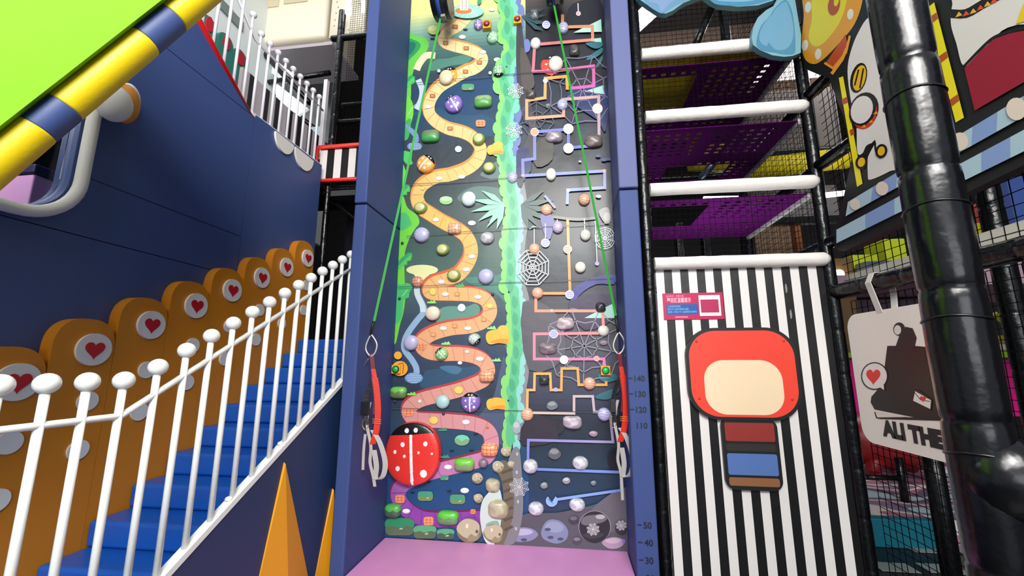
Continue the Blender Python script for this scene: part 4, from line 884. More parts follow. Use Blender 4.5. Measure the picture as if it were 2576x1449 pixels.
# black and white striped vinyl panel
sp = thing('striped_banner', (1.18, YF, 0), 'black and white vertically striped vinyl panel below the lowest white bar', 'panel')
m = M(); n = 20; x0, x1 = PY(1649, 690, YF).x, PY(2073, 670, YF).x
for i in range(n):
    a = x0 + (x1 - x0) * i / n; b = x0 + (x1 - x0) * (i + 1) / n
    m.add([(a, YF - .008, .02), (b, YF - .008, .02), (b, YF - .008, 2.165), (a, YF - .008, 2.165)], [(0, 1, 2, 3)], 'e3deda' if i % 2 == 0 else '0d0c0e')
m.add([(x0, YF, .02), (x1, YF, .02), (x1, YF, 2.165), (x0, YF, 2.165)], [(3, 2, 1, 0)], '18181a')
m.build('striped_vinyl', mat('VC', .42, .12, 8), sp)
for (x, y) in ((1978, 725), (1990, 790)):
    p = PY(x, y, YF - .0085); mm = M().prism([(p.x + a * .010, YF - .0082, p.z + b * .034) for a, b in ((-.6, -1), (.3, -.8), (.6, 0), (.2, 1), (-.5, .7), (-.8, 0))], (0, -.0008, 0)); mm.build('scuff', mat('8c8884', .7), sp)['label'] = 'pale worn scuff'
# plain plaque in place of the printed figure: rounded shapes, no face
pl = thing('wall_plaque', (1.15, YF - .01, 1.4), 'plain rounded plaque in red, cream and black above a smaller brown and blue one', 'plaque')
def xz(pts, y): return [(a, y, b) for a, b in pts]
M().prism(xz(rrect(.795, 1.135, 1.495, 1.735, .19, 12), YF - .01), (0, -.03, 0)).build('upper_board', mat('141414', .45), pl, .008)['label'] = 'black padded rim'
M().prism(xz(rrect(.815, 1.155, 1.475, 1.715, .175, 12), YF - .039), (0, -.0025, 0)).build('red_field', mat('e8402c', .45), pl)
M().prism(xz(rrect(.90, 1.17, 1.385, 1.52, .13, 12), YF - .041), (0, -.0025, 0)).build('cream_field', mat('ecd2ae', .5), pl)
M().prism(xz(rrect(.985, .71, 1.325, 1.15, .06, 8), YF - .01), (0, -.025, 0)).build('lower_board', mat('141414', .45), pl, .006)['label'] = 'black padded rim'
for (a, b, c_, d, h) in ((1.005, .735, 1.305, .785, '8a5a3a'), (1.005, .80, 1.305, .93, '4f70ac'), (1.005, .945, 1.305, .99, '2a2422'), (1.005, 1.005, 1.305, 1.12, '8e2a24')):
    M().prism(xz(rrect(a, b, c_, d, .012, 3), YF - .034), (0, -.0025, 0)).build('colour_band', mat(h, .5), pl)
for x, z in ((.87, 1.645), (1.42, 1.645), (.86, 1.27), (1.43, 1.27)): M().ball((x, YF - .043, z), .008, 1, .4, 1, 12).build('screw_cap', mat('c42418', .4), pl)
# small crimson notice
ns = thing('notice_sign', PY(1740, 771, YF - .012), 'crimson and blue climbing notice at the upper left of the striped panel', 'sign')
yb = YF - .0095; o_ = PY(1741, 771, YF - .012); X0, X1 = PY(1668, 771, yb).x, PY(1820, 771, yb).x; Z1 = PY(1741, 737, yb).z; Z0 = PY(1741, 804, yb).z; Ww = X1 - X0; Hh = Z1 - Z0
g = lambda u, v, o=0.0: (X0 + Ww * u, yb - .004 - o, Z0 + Hh * v)
M().box((X0, yb, Z0), (X1, yb - .004, Z1)).build('board', mat('b8104e', .35), ns, .0008)
def rect(m, u0, v0, u1, v1, c, o): m.add([g(u0, v0, o), g(u1, v0, o), g(u1, v1, o), g(u0, v1, o)], [(0, 1, 2, 3)], c)
m = M(); rect(m, .05, .19, .58, .58, '0f4f98', .0004)
for i, (x, t, c) in enumerate(((.06, 'ALITHEFOX', 'd8a8dc'), (.22, '主题乐园', 'ff9cbc'))): put_text(m, t, Hh * .085, g(x, .86, .0006), (1, 0, 0), (0, 0, 1), c, width=Ww * .13)
put_text(m, '攀岩区温馨提示', Hh * .2, g(.07, .66, .0006), (1, 0, 0), (0, 0, 1), 'f8c8d8', bold=.0002, width=Ww * .40)
for i, (t, w) in enumerate((('入场请穿防滑袜', .22), ('请按工作人员指引佩戴安全装备', .35), ('身高1.1米以下儿童需家长陪同', .48))): put_text(m, t, Hh * .085, g(.07, .47 - i * .105, .0006), (1, 0, 0), (0, 0, 1), '7cc0f0', width=Ww * w)
rect(m, .19, .08, .40, .12, 'ff90b0', .0004)
rect(m, .60, .13, .95, .90, 'ece6e8', .0006); rect(m, .625, .25, .92, .74, 'b01450', .0008); m.build('print', mat('VC', .4), ns)
# light blue drip-shaped board above
dr = thing('drip_board', PY(1850, 40, 2.9), 'light blue dripping cream board above the top white bar', 'decoration')
DB = [(1585, -60), (1598, 0), (1608, 12), (1625, 24), (1655, 44), (1672, 46), (1690, 38), (1715, 20), (1750, 6), (1766, 1), (1785, 16), (1805, 25), (1850, 29), (1900, 26), (1938, 14), (1948, 4), (1946, 15), (1938, 28), (1920, 38), (1900, 56), (1889, 78), (1884, 105), (1888, 124), (1905, 137), (1935, 150), (1965, 154), (1985, 152), (2006, 144), (2007, 100), (2000, 60), (1990, 0), (1988, -60)]
fa = [PY(x, y, 2.93) for x, y in DB]; M().prism(fa, (0, -.045, 0)).build('board', mat('628f9e', .6), dr, .006)
da = Art(lambda x, y, l: PY(x, y, 2.8845 - l), .0002)
da.blob([(1610, -30), (1625, 8), (1655, 30), (1672, 32), (1700, 14), (1740, -6), (1745, -40), (1660, -60)], '56809c'); da.blob([(1618, -30), (1632, 2), (1655, 10), (1664, 28), (1690, 4), (1720, -10), (1720, -40)], '6c84a8')
da.blob([(1775, -40), (1790, 4), (1830, 14), (1890, 12), (1930, 2), (1960, -8), (1985, -30), (1940, -60), (1800, -60)], '3c7696'); da.blob([(1782, -50), (1795, -4), (1840, 4), (1890, 2), (1940, -12), (1975, -40), (1880, -70)], '6896ae')
da.blob([(1950, 20), (1975, 0), (1990, 20), (1998, 60), (2001, 110), (1998, 134), (1970, 136), (1950, 132), (1925, 128), (1906, 118), (1904, 98), (1914, 66), (1935, 42)], '38728e'); da.blob([(1952, 22), (1976, 4), (1988, 30), (1996, 70), (1992, 105), (1975, 124), (1950, 124), (1934, 108), (1928, 116), (1912, 104), (1912, 80), (1925, 56), (1942, 36)], '5886a0')
da.m.build('print', PRINT(), dr)
# carousel-shaped board along the right side
cb_ = thing('carousel_board', (1.76, 2.3, 2.3), 'black edged carousel board with white horse and blue dotted base behind the big black post', 'decoration')
XC = 1.755
OUT = [(2020, -120), (2012, 29), (2011, 122), (2027, 174), (2058, 187), (2085, 196), (2120, 290), (2142, 400), (2120, 505), (2097, 590), (2099, 615), (2108, 630), (2125, 632), (2576, 415), (2700, 345), (2760, -60)]
M().prism([PX(x, y, XC) for x, y in OUT], (.05, 0, 0)).build('board', mat('1a1b19', .45, .05, 80), cb_, .006)
ca = Art(lambda x, y, l: PX(x, y, XC - .0006 - l), .0002)
ca.blob([(2030, -40), (2022, 40), (2017, 110), (2025, 148), (2046, 161), (2070, 150), (2110, 110), (2150, 60), (2170, 0), (2170, -50)], 'eaa22c'); ca.blob([(2050, -30), (2042, 50), (2034, 90), (2042, 112), (2058, 116), (2080, 100), (2110, 60), (2128, 10), (2130, -40)], 'f0de2c')
for x, y in ((2033, 18), (2025, 114), (2058, 136), (2139, 36)): ca.ell(x, y, 8, 14, 'f0e8d4', rot=.15)
ca.ell(2098, 12, 15, 27, 'bc5626', rot=.2); ca.ell(2104, 2, 6, 14, 'f0de2c', rot=.2)
ca.poly([(2076, 160), (2127, 86), (2134, 120), (2098, 170)], 'c4501c'); ca.line([(2074, 158), (2096, 172), (2128, 132), (2138, 90)], 6, 'f0a234'); ca.line([(2092, 186), (2118, 150), (2130, 122)], 8, 'f0a234')
ca.poly([(2110, 196), (2121, 192), (2170, 462), (2156, 470)], 'f4e420'); 
for a in ((2117, 250, 2131, 243), (2137, 328, 2147, 322)): ca.poly([(a[0], a[1]), (a[2], a[3]), (a[2] + 3, a[3] + 15), (a[0] + 3, a[1] + 14)], 'b8501e')
ca.blob([(2140, 130), (2160, 80), (2190, 40), (2260, 20), (2290, 200), (2290, 400), (2240, 430), (2190, 452), (2183, 440), (2181, 405), (2188, 385), (2200, 360), (2180, 366), (2170, 385), (2157, 385), (2155, 330), (2152, 300), (2140, 250), (2132, 180)], 'e9e3da', 4)
ca.line([(2181, 450), (2180, 400), (2188, 376), (2200, 356), (2203, 380), (2215, 398)], 5, '14140f', n=3)
ca.ell(2160, 196, 20, 39, '14140f', rot=.25); ca.ell(2162, 196, 15, 33, 'f2bc1c', rot=.25); ca.line([(2150, 215), (2160, 175)], 4, '14140f'); ca.line([(2163, 222), (2172, 172)], 4, '14140f')
ca.ell(2173, 278, 36, 47, '14140f', rot=.35); ca.ell(2176, 286, 29, 40, 'd83a20', rot=.35); ca.ell(2171, 275, 32, 43, '14140f', rot=.35); ca.ell(2168, 276, 27, 36, 'e9e3da', rot=.35)
for x, y in ((2172, 318), (2190, 306), (2202, 284)): ca.poly([(x - 6, y + 4), (x + 2, y - 5), (x + 7, y + 2)], 'f0a030')
for x, y in ((2167, 408), (2217, 380)): ca.ell(x, y, 15, 18, '14140f', rot=.3); ca.ell(x, y, 9, 12, 'f4c018', rot=.3)
ca.poly([(2330, 22), (2350, 6), (2425, 296), (2404, 308)], 'f4e41c')
for t in (.08, .42, .80):
    x, y = 2330 + 74 * t, 22 + 286 * t; ca.poly([(x, y), (x + 20, y - 14), (x + 24, y + 2), (x + 5, y + 17)], 'b8561e')
ca.blob([(2392, 60), (2396, 10), (2420, -60), (2760, -160), (2760, 40), (2560, 62), (2500, 96), (2462, 140), (2424, 166), (2406, 110)], 'e9e3da', 4)
ca.poly([(2426, 172), (2470, 125), (2500, 98), (2540, 84), (2600, 72), (2760, 40), (2760, 100), (2452, 278)], '9c1832'); ca.line([(2424, 168), (2470, 120), (2502, 93), (2545, 78), (2620, 60)], 7, '14140f', n=3)
ca.line([(2392, 34), (2430, 34), (2470, 12), (2510, -10), (2580, -34)], 22, '14140f', n=3)
for i, (x, y) in enumerate(((2412, 36), (2430, 34), (2448, 28), (2466, 19), (2484, 10), (2500, 2))): ca.poly([(x - 9, y + 8), (x, y - 7), (x + 9, y + 2)], 'e8502c' if i % 2 else 'f2b838')
ca.poly([(2556, 60), (2575, 8), (2620, -10), (2620, 40)], 'f2d020')
def band(u0, v0, u1, v1, l0, l1, n, ph):
    for i in range(n):
        a, b = i / n, (i + 1) / n; L = lambda p, q, t: (p[0] + (q[0] - p[0]) * t, p[1] + (q[1] - p[1]) * t)
        ca.poly([L(u0, v0, a), L(u0, v0, b), L(u1, v1, b), L(u1, v1, a)], 'b2cfda' if (i + ph) % 2 == 0 else '8ba4d4')
XA = lambda x, s, b: s * (x - 2100) + b
band((2133, 508), (2760, 130), (2127, 544), (2760, 190), 0, 0, 10, 0)
band((2104, 578), (2760, 228), (2104, 612), (2760, 290), 0, 0, 9, 0)
for x, y, r in ((2151, 514, 13), (2219, 474, 16), (2415, 356, 21), (2557, 274, 26)): ca.ell(x, y, r, r * 1.1, 'ecdcc8')
ca.m.build('print', PRINT(), cb_)
# hanging cream sign
hs = thing('hanging_sign', (XR - .03, 2.5, 1.4), 'cream rounded sign reading ALI THE hanging on two white straps', 'sign')
XG = XR - .02
sy0 = PX(2432, 900, XG).y; sy1 = PX(2148, 900, XG).y + .02
out = rrect(sy0, 1.035, sy1, 1.80, .09, 8)
M().prism([(XG, a, b) for a, b in out], (.03, 0, 0)).build('sign_board', mat('f4efe4', .5, .05, 150), hs, .006)
sg = Art(lambda x, y, l: PX(x, y, XG - .0006 - l), .0002)
sg.poly([(2212, 975), (2225, 925), (2232, 870), (2300, 870), (2420, 880), (2420, 1052), (2310, 1052), (2200, 1030), (2190, 1012), (2192, 998)], '1c1a1a')
sg.ell(2262, 828, 15, 17, '1c1a1a'); sg.ell(2258, 830, 9, 12, 'e8e3d6'); sg.poly([(2262, 845), (2278, 822), (2296, 826), (2306, 850), (2300, 880), (2250, 880)], '1c1a1a')
sg.poly([(2199, 1036), (2204, 1052), (2215, 1054), (2420, 1060), (2420, 1048), (2285, 1050)], '1c1a1a'); sg.poly([(2202, 1037), (2207, 1050), (2284, 1049)], 'e8e3d6')
sg.ell(2200, 946, 34, 35, '1c1a1a', 30); sg.poly([(2208, 975), (2227, 985), (2226, 958)], '1c1a1a'); sg.ell(2200, 946, 31, 32, 'f0ede6', 30); sg.poly([(2210, 972), (2224, 981), (2222, 958)], 'f0ede6')
sg.poly([(2197 + (a - 0), 946 - (b - 0)) for a, b in heart(0, 0, 36, 40)], 'e8382a')
sg.poly([(2290, 995), (2297, 978), (2312, 982), (2345, 1005), (2342, 1034), (2295, 1013)], '1c1a1a'); sg.poly([(2297, 1008), (2302, 984), (2342, 1007), (2340, 1029)], 'efece4'); sg.line([(2299, 985), (2316, 1006), (2340, 1010)], 1.6, '1c1a1a', n=0); sg.poly([(2322 + a, 1003 - b) for a, b in heart(0, 0, 16, 16)], 'd83a34')
sg.m.build('print', PRINT(), hs)
m = M(); p0 = PX(2222, 1092, XG); 
put_text(m, 'ALI THE', .112, (XG - .002, p0.y, 1.100), (0, -1, 0), (0, 0, 1), bold=.008, width=.40); m.build('lettering', mat('1c1a1a', .5), hs)['label'] = 'black lettering'
for px in (2212,):
    a = PX(px, 780, XG).y
    bx_ = 1.79 + .11 * (2.98 - a) / 1.63; M().strap([(XG + .002, a, 1.78), (bx_ - .045, a + .02, 1.90), (bx_ - .056, a + .025, 1.965), (bx_ - .03, a + .025, 2.02), (bx_ + .03, a + .02, 2.022), (bx_ + .056, a + .01, 1.965), (bx_ + .03, a - .03, 1.88), (XG + .028, a - .07, 1.78)], .045, (0, 1, 0), .004).build('strap', mat('d8d4cc', .6), hs)
# white net band on the side deck
M().prism([(XR + .05, 1.3, 2.015), (XR + .05, 2.95, 2.015), (XR + .05, 2.95, 2.075), (XR + .05, 1.3, 2.075)], (.02, 0, 0)).build('deck_edge', mat('d4d0c4', .6), pf)['label'] = 'pale deck edge behind the netting'

# foreground post with arm
fp_ = thing('foreground_post', (1.02, 1.24, 0), 'thick glossy black wrapped post with a side arm, nearest the camera on the right', 'post')
BIG = mat('08080b', .24, .45, 7, coat=.2, spec=.4)
cb2 = ray(2385, 700); s2 = 1.10 / (cb2.x * -_sy + cb2.y * _cy); bx, by = cb2.x * s2, cb2.y * s2
wrapped_pole(fp_, 'post_sleeve', (bx, by, 0), (bx, by, 3.4), .066, .34, 32, BIG)
for z in (1.62, 1.93, 2.27, 1.28):
    M().tube([(bx + .0665 * math.cos(a), by + .0665 * math.sin(a), z + .006 * math.sin(a * 2)) for a in [2 * math.pi * k / 28 for k in range(28)]], .004, 6, closed=True).build('cable_tie', mat('050505', .3), fp_)
wrapped_pole(fp_, 'arm', (bx + .03, by - .01, 1.225), (bx + .9, by - .45, 1.225), .074, .3, 24, BIG)
M().ball((bx + .03, by - .01, 1.225), .095, 1, 1, 1.15, 24).build('arm_joint', BIG, fp_)
wrapped_pole(fp_, 'lower_sleeve', (bx + .12, by - .07, 0), (bx + .12, by - .07, 1.2), .075, .4, 24, BIG)
r2 = ray(2520, 650); s3 = 2.67 / (r2.x * -_sy + r2.y * _cy)
op = thing('net_post', (r2.x * s3, r2.y * s3, 0), 'slim black wrapped post right of the thick foreground post', 'post')
wrapped_pole(op, 'post_sleeve', (r2.x * s3, r2.y * s3, 0), (r2.x * s3, r2.y * s3, 4), .062, .35, 24)

# purple slotted decks
def deck(z, hole, lab):
    m = M(); cx, cy2 = .078, .064; X0, Y0 = .63, 3.03; nx, ny = 14, 16
    for i in range(nx):
        for j in range(ny):
            x, y = X0 + i * cx, Y0 + j * cy2
            if hole and hole[0] < x + cx / 2 < hole[2] and hole[1] < y + cy2 / 2 < hole[3]: continue
            if (i + 1) % 7 == 0 or j in (0, 7, 8, 15): m.add([(x, y, z), (x + cx, y, z), (x + cx, y + cy2, z), (x, y + cy2, z)], [(0, 1, 2, 3)]); continue
            a, b, c_, d = x + .02, x + .06, y + .015, y + .047
            m.add([(x, y, z), (x + cx, y, z), (x + cx, y + cy2, z), (x, y + cy2, z), (a, c_, z), (b, c_, z), (b, d, z), (a, d, z)], [(0, 1, 5, 4), (1, 2, 6, 5), (2, 3, 7, 6), (3, 0, 4, 7)])
    o = m.build('webbing_deck', mat('520a58', .9, spec=.1), None); md = o.modifiers.new('solid', 'SOLIDIFY'); md.thickness = .006
    tag(o, lab, 'deck', 'purple slotted decks in the play frame')
deck(3.80, (.6, 3.15, 1.13, 3.62), 'purple slotted deck under the top white bar with a hole at its left')
deck(3.26, (.98, 3.68, 1.5, 4.0), 'purple slotted deck in the middle with a hole at its back')
deck(2.69, (.6, 3.15, 1.13, 3.66), 'lowest purple slotted deck above the striped panel')
for z, lab in ((3.80, 'top'), (3.26, 'middle'), (2.69, 'lowest')):
    tag(M().box((1.725, 3.03, z - .03), (1.752, 4.06, z + .02)).build('deck_rail', mat('b8b2b4', .6)), 'pale grey rail along the right side of the %s purple deck' % lab, 'rail', 'deck side rails')
YEL = mat('e4d01c', .5, .5, 22)
tag(M().box((.66, 3.1, 3.93), (1.65, 4.5, 3.98)).build('yellow_pad', YEL, bevel=.02), 'yellow padded mat seen through the top purple deck', 'mat')

# ------------------------------------------------------------ hall behind the frame, seen through the nets
def pbox(name, px0, py0, px1, py1, Y, dep, matl, lab, cat, bev=.01, group=None, kind=None):
    a = PY(px0, (py0 + py1) / 2, Y); b = PY(px1, (py0 + py1) / 2, Y); xm = (px0 + px1) / 2
    zt = PY(xm, py0, Y).z; zb = PY(xm, py1, Y).z; c = Vector(((a.x + b.x) / 2, Y, zb))
    o = M().box((a.x, Y, max(zb, .0)), (b.x, Y + dep, zt)).build(name, matl, None, bev, origin=c)
    return tag(o, lab, cat, group, kind)
def ctube(name, p, q, Y, r, matl, lab, cat, group=None, Y2=None):
    a = PY(p[0], p[1], Y); b = PY(q[0], q[1], Y2 or Y); o = M().tube([a, b], r, 16).build(name, matl, None, origin=a); return tag(o, lab, cat, group)
LG = mat('a8b4b4', .6)
tag(M().box((-1.0, 7.6, 0), (4.6, 7.75, 3.1)).build('partition', mat('a9b2b2', .7)), 'pale grey partition wall behind the nets', 'partition')
pbox('black_column', 1703, 560, 1722, 665, 5.0, .12, BLACKV(), 'black column behind the net above the striped panel, left one', 'column', .01, 'columns behind the net')
pbox('black_column', 1770, 560, 1790, 665, 5.0, .12, BLACKV(), 'black column behind the net above the striped panel, second from left', 'column', .01, 'columns behind the net')
pbox('black_column', 1876, 560, 1900, 665, 4.6, .14, BLACKV(), 'black column behind the net above the striped panel, right one', 'column', .01, 'columns behind the net')
pbox('tan_panel', 1925, 565, 2045, 1330, 5.2, .1, mat('8c6f58', .8, .3, 20), 'tan and brown panel behind the net near the right frame post', 'panel')
pbox('brown_panel', 2046, 545, 2062, 1330, 5.1, .1, mat('8a4a24', .7), 'rust brown panel beside the tan panel', 'panel')
ctube('yellow_roll', (1880, 425), (2330, 372), 5.0, .13, YEL, 'long yellow quilted roll behind the right frame post', 'padding')
ctube('yellow_roll', (1738, 395), (1850, 395), 4.6, .16, YEL, 'short yellow quilted roll behind the middle purple deck', 'padding')
ctube('mirror_tube', (1760, 452), (1850, 345), 3.98, .035, mat('6a7c88', .2, metal=.9), 'shiny slanted pole behind the middle purple deck', 'pole')
pbox('grey_slab', 1880, 215, 2110, 372, 5.6, .2, mat('77706f', .8), 'large grey mauve slab behind the upper nets', 'panel')
pbox('grey_slab', 1880, 470, 2110, 545, 5.4, .2, mat('6b6566', .8), 'mauve slab behind the nets left of the carousel board', 'panel')
pbox('dark_beam', 1860, 370, 2330, 388, 4.9, .1, BLACKV(), 'dark beam above the long yellow roll', 'beam', group='dark beams behind the nets')
pbox('dark_beam', 1820, 545, 2120, 562, 4.5, .1, BLACKV(), 'dark beam below the mauve slab', 'beam', group='dark beams behind the nets')
qm = bpy.data.materials.new('glitter_tiles'); qm.use_nodes = True; nt = qm.node_tree; b_ = nt.nodes['Principled BSDF']
vo = nt.nodes.new('ShaderNodeTexVoronoi'); vo.inputs['Scale'].default_value = 26; tc = nt.nodes.new('ShaderNodeTexCoord'); cr = nt.nodes.new('ShaderNodeValToRGB')
cr.color_ramp.elements[0].color = hx('2a1e18'); cr.color_ramp.elements[1].color = hx('b89c8c'); cr.color_ramp.elements[1].position = .55
nt.links.new(tc.outputs['Object'], vo.inputs['Vector']); nt.links.new(vo.outputs['Distance'], cr.inputs[0]); nt.links.new(cr.outputs[0], b_.inputs['Base Color'])
bp = nt.nodes.new('ShaderNodeBump'); bp.inputs['Strength'].default_value = 1; nt.links.new(vo.outputs['Distance'], bp.inputs['Height']); nt.links.new(bp.outputs[0], b_.inputs['Normal'])
b_.inputs['Metallic'].default_value = .3; b_.inputs['Roughness'].default_value = .35
tag(M().prism([(.66, 4.2, 4.4), (3.6, 4.2, 4.4), (3.6, 6.4, 7.0), (.66, 6.4, 7.0)], (0, .1, -.05)).build('quilted_canopy', qm), 'brown glittering quilted canopy behind the top nets', 'canopy')
ctube('slanted_beam', (1745, 125), (1790, 20), 4.15, .04, BLACKV(), 'black slanted beam in front of the brown canopy', 'beam')
ctube('steel_post', (1822, 110), (1812, -20), 4.12, .03, mat('2c3438', .2, metal=.7), 'thin shiny black post in front of the brown canopy', 'post')
EM = mat('f4f8ff', .5, emit=9)
ctube('strip_light', (2062, 493), (2146, 483), 4.9, .03, EM, 'bright tube light behind the net right of the frame post', 'light', 'tube lights')
ctube('strip_light', (1770, 500), (2040, 497), 6.0, .035, EM, 'bright tube light behind the lowest purple deck', 'light', 'tube lights')
ctube('strip_light', (1600, 70), (1655, 20), 4.3, .06, EM, 'glaring tube light at the top left of the play frame', 'light', 'tube lights')
ctube('strip_light', (1602, 45), (1640, 8), 4.6, .05, EM, 'second glaring tube light at the top left of the play frame', 'light', 'tube lights')
lp = PY(2111, 689, 4.3); tag(M().ball((0, 0, 0), .042, n=16).build('spot_lamp', mat('ffe9b8', .5, emit=14), origin=None), 'small warm spot lamp right of the striped panel', 'lamp').location = lp
tag(M().box((-.14, .03, -.75), (.14, .1, .16)).build('lamp_board', mat('5c4426', .6)), 'brown board behind the warm spot lamp', 'board').location = lp
LIME = mat('b8c41c', .5, .3, 20)
PZ_ = PY(2148, 705, 4.4).z
tag(M().box((2.3, 4.12, PZ_ - .09), (5.6, 5.6, PZ_)).build('upper_platform', mat('8c7480', .8)), 'mauve underside of the raised platform behind the cream sign', 'platform')
for a, lab in (((2148, 640, 2215, 705), 'lime padded block below the carousel board, left one'), ((2232, 600, 2285, 705), 'lime padded block below the carousel board, beside the thick post')): pbox('lime_pad', *a, 4.4, .3, LIME, lab, 'padding')
pbox('grey_box', 2180, 655, 2290, 705, 4.2, .15, mat('4c5460', .4), 'dark grey box in front of the lime blocks', 'box')
pbox('ceiling_slab', 2110, 752, 2340, 790, 5.0, .6, mat('7c6870', .8), 'mauve slab seen above the cream sign', 'panel')
pbox('ceiling_slab', 2475, 640, 2576, 715, 3.9, .5, mat('a08490', .7), 'dusty pink padded beam between the two right posts', 'padding')
pbox('magenta_panel', 2090, 905, 2640, 1045, 7.1, .3, mat('f02090', .5), 'magenta padded wall of the far ball pit', 'padding')
pbox('lime_stripe', 2090, 880, 2640, 900, 7.05, .3, mat('9ccc2c', .5), 'lime padded strip above the magenta wall', 'padding')
pbox('cream_stripe', 2090, 864, 2640, 880, 7.05, .3, mat('f0d8d0', .5), 'pale strip above the lime strip', 'padding')
pbox('olive_beam', 2090, 845, 2640, 864, 7.0, .2, mat('8c8414', .6), 'olive yellow beam across the far ball pit', 'beam')
ctube('yellow_brace', (2500, 790), (2600, 860), 5.6, .035, mat('b4b01c', .5), 'yellow slanted brace seen between the two right posts', 'brace')
pbox('blue_strip', 2130, 1040, 2190, 1064, 7.0, .3, mat('2464c8', .4), 'blue strip below the magenta wall', 'padding')
pbox('blue_net_panel', 2545, 440, 2680, 570, 4.0, .1, mat('344c8c', .6), 'blue panel at the right picture edge', 'panel')
pbox('red_strip', 2490, 505, 2508, 700, 4.6, .1, mat('a83a34', .6), 'dull red upright between the two right posts', 'panel')
pbox('yellow_block', 2470, 560, 2490, 700, 4.5, .1, mat('c8bc14', .6), 'small yellow block between the two right posts', 'block')
pbox('white_block', 2466, 600, 2510, 700, 4.4, .1, mat('dcd6cc', .6), 'small white block below the yellow block', 'block')
# camouflage rug, teal step and climbing toy
cm = bpy.data.materials.new('camouflage'); cm.use_nodes = True; nt = cm.node_tree; b_ = nt.nodes['Principled BSDF']; b_.inputs['Roughness'].default_value = .5
tc = nt.nodes.new('ShaderNodeTexCoord'); mp = nt.nodes.new('ShaderNodeMapping'); mp.inputs['Scale'].default_value = (1.6, 3.2, 1); no = nt.nodes.new('ShaderNodeTexNoise'); no.inputs['Scale'].default_value = .75; no.inputs['Detail'].default_value = 1
cr = nt.nodes.new('ShaderNodeValToRGB'); cr.color_ramp.interpolation = 'CONSTANT'
for i, (p_, h) in enumerate(((0, 'b8d4dc'), (.38, '6c5c74'), (.46, 'b87c90'), (.53, 'e8e0dc'), (.58, '8c7c98'), (.66, 'c4dce4'))):
    e = cr.color_ramp.elements[i] if i < 2 else cr.color_ramp.elements.new(p_); e.position = p_; e.color = hx(h)
nt.links.new(tc.outputs['Object'], mp.inputs[0]); nt.links.new(mp.outputs[0], no.inputs[0]); nt.links.new(no.outputs[0], cr.inputs[0]); nt.links.new(cr.outputs[0], b_.inputs['Base Color'])
tag(M().box((2.3, 4.2, 0), (7.0, 7.0, .2)).build('camouflage_mat', cm), 'pink, lilac and white camouflage patterned floor mat behind the cream sign', 'mat')
tag(M().box((1.9, 4.1, 0), (3.06, 4.198, .22)).build('teal_step', mat('0c6c80', .5), bevel=.01), 'teal padded step in front of the camouflage mat', 'padding')
rt = thing('rocking_toy', (4.0, 5.8, .2), 'dark red rocking toy with stubby legs behind the cream sign', 'toy')
rm = mat('8c1418', .4, .1, 20); c = PY(2225, 1105, 5.8)
M().ball(c, .45, 1.25, .7, .75, 24).build('toy_body', rm, rt)
for x, y in ((2190, 1190), (2255, 1185), (2300, 1180), (2315, 1165)):
    q = PZ(x, y, .24); M().tube([c + (q - c) * .4, q], [.12, .06], 12).build('leg', rm, rt)
u_ = PY(2388, 1410, 2.8); tag(M().tube([(u_.x, u_.y, 0), (u_.x, u_.y, 1.25)], .045, 16).build('black_upright', BLACKV(), origin=(u_.x, u_.y, 0)), 'black upright behind the cream sign, left of the thick post', 'post')
e_ = PZ(2277, 1262, .2); t_ = PY(2262, 1150, e_.y); b1 = PY(2165, 1200, e_.y)
tag(M().tube([e_, (e_.x, e_.y, t_.z)], .035, 8).tube([(b1.x, e_.y, b1.z), (e_.x, e_.y, b1.z)], .025, 8).build('toy_stand', BLACKV(), origin=e_), 'thin black stand under the red rocking toy', 'stand')
for i, (x, y) in enumerate(((2330, 1382), (2445, 1385), (2250, 1428), (2372, 1432))):
    p = PZ(x, y, .004); tag(M().box((-.13, -.07, 0), (.13, .07, .006)).build('floor_tile', mat('8c9490', .4)), 'pale floor square, %s' % ('nearest the teal step', 'right, behind the thick post', 'in the bottom row by the frame post', 'in the bottom row by the thick post')[i], 'tile', 'pale floor squares').location = p

# ------------------------------------------------------------ upper left: deck, slats and hall behind the railing
tag(M().box((-4.4, 1.2, 3.38), (-2.62, 4.6, 3.5)).build('upper_deck', mat('2a2c32', .6)), 'upper deck floor behind the navy wall', 'deck')
sb = thing('striped_parapet', (-2.3, 3.8, 3.4), 'small black and white striped parapet with red padded edge beside the left pillar', 'parapet')
a = PY(803, 374, 3.8); b = PY(905, 452, 3.8)
m = M(); n = 6
for i in range(n): m.box((a.x + .02 + (b.x - a.x) * i / n, 3.8, b.z + .02), (a.x + .02 + (b.x - a.x) * (i + 1) / n, 3.84, a.z), '0d0c0e' if i % 2 else 'e3deda')
m.build('striped_vinyl', PRINT(), sb)
rd = mat('e0281c', .45, .05, 120)
M().tube([(b.x + .3, 3.78, a.z), (a.x, 3.78, a.z), (a.x, 3.78, b.z), (b.x + .3, 3.78, b.z)], .024, 12).build('edge_roll', rd, sb)['label'] = 'red padded edge roll'
lf = thing('left_frame', (-2.5, 3.9, 0), 'black wrapped frame with dark nets between the navy wall and the left pillar', 'play frame')
wrapped_pole(lf, 'post', (-2.48, 3.85, 0), (-2.48, 3.85, 3.36), .03, .3)
wrapped_pole(lf, 'post', tuple(PY(833, 380, 3.95).xy) + (3.4,), tuple(PY(833, 380, 3.95).xy) + (5.6,), .04)
wrapped_pole(lf, 'beam', (-2.5, 3.9, 3.33), (-1.5, 3.9, 3.33), .04)
q = PY(835, 98, 3.95); wrapped_pole(lf, 'beam', (q.x, 3.95, q.z), (-1.5, 3.95, q.z + .0), .035)
q = PY(835, 305, 3.97); wrapped_pole(lf, 'beam', (q.x, 4.0, q.z), (-1.5, 4.0, q.z), .03)
